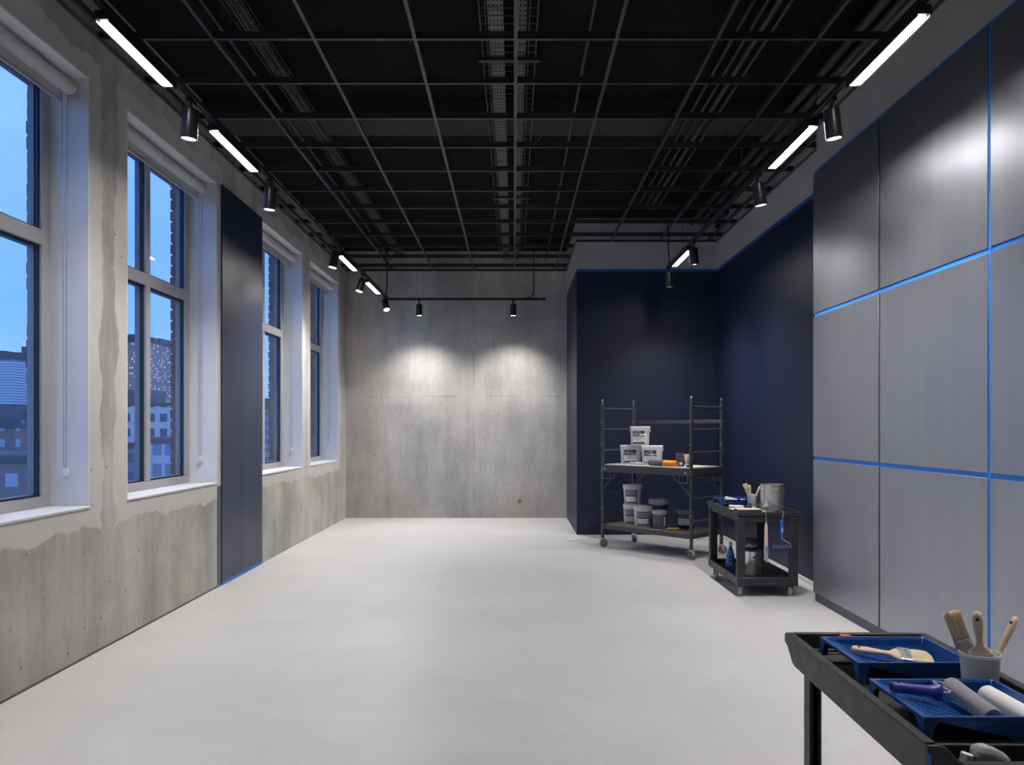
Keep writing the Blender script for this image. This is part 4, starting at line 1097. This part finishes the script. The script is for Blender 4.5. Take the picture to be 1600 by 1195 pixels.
# near wall with the dipped handle cut-out
zt = RZ; dip = .700
prof = [(.0, RZ - .104), (W_, RZ - .104), (W_, zt), (W_ - .03, zt), (W_ - .045, zt - .006), (W_ - .075, dip + .006), (W_ - .09, dip), (.09, dip), (.075, dip + .006), (.045, zt - .006), (.03, zt), (0, zt)]
b.prism(prof, 'y', -.004, .02)
for k, yy in enumerate((D_ - .155, D_ - .07, D_ - .27)): b.box(.03, W_ - .03, yy, yy + .010, FZ - .03, FZ + (.006 if k != 1 else -.006))
b.box(.17, .25, D_ - .15, D_ - .026, FZ - .03, RZ - .008)
b.build('top_tray', M['cart'], r, bevel=.004)
b = MB(); b.box(.186, .226, D_ - .055, D_ - .03, RZ - .008, RZ + .001); b.build('latch', M['red'], r, bevel=.003)
b = MB(); b.box(.19, .235, D_ - .03, D_ - .015, RZ, RZ + .006); b.build('latch_cover', M['lidgray'], r, bevel=.002)
b = MB(); b.box(.0, .006, -.006, -.0042, RZ - .10, RZ - .02); b.build('tape_scrap', M['tape'], r)
for x0 in (.024, W_ - .072):
    for y0 in (.06, D_ - .19):
        b = MB(); x1, y1 = x0 + .042, y0 + .055
        b.box(x0, x0 + .012, y0, y1, .14, RZ - .09); b.box(x1 - .008, x1, y0, y1, .14, RZ - .09); b.box(x0, x1, y1 - .008, y1, .14, RZ - .09)
        zz = .2
        while zz < RZ - .11: b.box(x0 + .010, x1 - .006, y0 + .006, y1, zz, zz + .006); zz += .075
        b.build('corner_post', M['cart'], r, bevel=.002)
b = MB(); b.tray(.02, W_ - .02, .03, D_ - .09, .10, .175, .03, .125); b.build('bottom_shelf', M['cart'], r, bevel=.006)
for x_, y_ in ((.07, .10), (W_ - .07, .10), (.07, D_ - .2), (W_ - .07, D_ - .2)):
    caster(r, x_, y_, .052, R(75), M['rubberb'], M['tyre'], .103, brake=False, width=.034)

t1 = copy_tree(tray0); relabel(t1, 'blue paint tray holding one wide brush, on the near cart', (1.062, 2.388, .7112))
t2 = copy_tree(tray0); relabel(t2, 'blue paint tray holding a roller and a white sleeve, nearest the viewer', (1.034, 1.956, .7052))
# wide brush lying in the first tray
P0, P1 = Vector((1.105, 2.535, .7785)), Vector((1.345, 2.485, .7545))
brush('wide wooden handled brush lying in the farther tray of the near cart', P0, aim(P0, P1, facing=Vector((.05, -.25, 1))), .145, .0135, .040, .011, .036, .062, 'bristlep', spread=1.06)
# roller in the second tray
r = thing('paint_roller', 'grey fleece paint roller with violet blue grip lying in the nearest tray', 'roller', (1.04, 2.135, .7855))
b = MB(); b.loft([(0, .0125, .0125), (.003, .0148, .0148), (.05, .0142, .0142), (.105, .0150, .0150), (.118, .018, .018, .0, .004), (.128, .0235, .016, 0, .0), (.137, .0225, .014, 0, 0), (.140, .012, .008)], 20, 2.2, M=Matrix.Rotation(R(96.5), 4, 'Y') @ Matrix.Rotation(R(0), 4, 'Z')); b.build('grip', M['grip'], r)
b = MB(); b.cyl((-.0015, 0, .0), (.002, 0, 0), .0095, n=16); b.cyl((.02, 0, .0125), (.02, 0, .0145), .004, n=12); b.build('hanging_hole', M['hole'], r)
sl0 = Vector((.205, .075, -.022)); sl1 = Vector((.205, -.125, -.040))
b = MB(); b.tube([(.135, 0, -.016), (.160, .001, -.016), (.167, .008, -.015), (.158, .072, -.012), (.162, .086, -.012), (.172, .090, -.014), (.198, .090, -.020), (.205, .086, -.0218), (.205, .07, -.0225)], .0028, 8); b.build('wire_frame', M['zinc'], r)
b = MB(); sleeve_mesh(b, sl0, sl1, .0265, 36, .005); sv = b.build('sleeve', M['fleece'], r)
dd = (sl1 - sl0).normalized()
b = MB(); b.cyl(sl1 - dd * .014, sl1 - dd * .004, .0162, n=24); b.build('end_plug', M['lidgray'], sv)
b = MB(); b.cyl(sl1 - dd * .004, sl1 - dd * .001, .0075, n=16); b.build('hub', M['grip'], sv)
small_roll('thick white roller sleeve lying in the deep end of the nearest tray', (1.345, 2.205, .7405), (1.345, 1.985, .7395), .028)
# cup with three brushes between the trays
cc = Vector((1.397, 2.322, FZ))
cup('white cup holding three brushes on the near cart', cc, .0555, .046, .122)
P0, P1 = cc + Vector((.014, .022, .012)), cc + Vector((-.078, .034, .265))
brush('brush with bristles up leaning left in the near cart cup', P0, aim(P0, P1), .120, .012, .0245, .010, .040, .078, 'bristle', 'brushes in the near cup', spread=1.0, hole=False)
P1, P0 = cc + Vector((.004, -.018, .013)), cc + Vector((-.026, -.026, .250))
brush('brush with its wide wooden handle up in the middle of the near cart cup', P0, aim(P0, P1), .125, .0135, .032, .010, .04, .06, 'bristle', 'brushes in the near cup')
P1, P0 = cc + Vector((.014, .003, .02)), cc + Vector((.115, .010, .225))
brush('slim wooden handled brush leaning right in the near cart cup', P0, aim(P0, P1, roll=.7), .15, .0095, .015, .009, .03, .05, 'bristle', 'brushes in the near cup')
# crumpled grey bag in the handle well
b = MB(); n = 28; rg = []; rnd = random.Random(3)
for z, a, c in ((0, .036, .026), (.012, .044, .030), (.030, .047, .032), (.044, .045, .031), (.056, .036, .026), (.062, .018, .014)):
    rg.append([((a + rnd.uniform(-.007, .007)) * math.cos(2 * PI * i / n) * (1 + .05 * math.sin(3 * 2 * PI * i / n + z * 40)) - z * .06, (c + rnd.uniform(-.002, .002)) * math.sin(2 * PI * i / n), z + (.012 * math.cos(2 * PI * i / n + 2.6) if z > .03 else 0)) for i in range(n)])
b.rings(rg); tag(b.build('plastic_bag', M['bag'], loc=(1.172, 1.906, FZ - .0495), sharp=28, sub=1), 'crumpled grey plastic bag in the handle well of the near cart', 'bag')
b = MB(); b.tube([(0, 0, 0), (.006, .0, .02), (.012, 0, .045)], .014, 10); tag(b.build('rag', M['foam'], loc=(1.100, 1.900, FZ - .0495)), 'white rag corner beside the grey bag in the near cart', 'cloth')
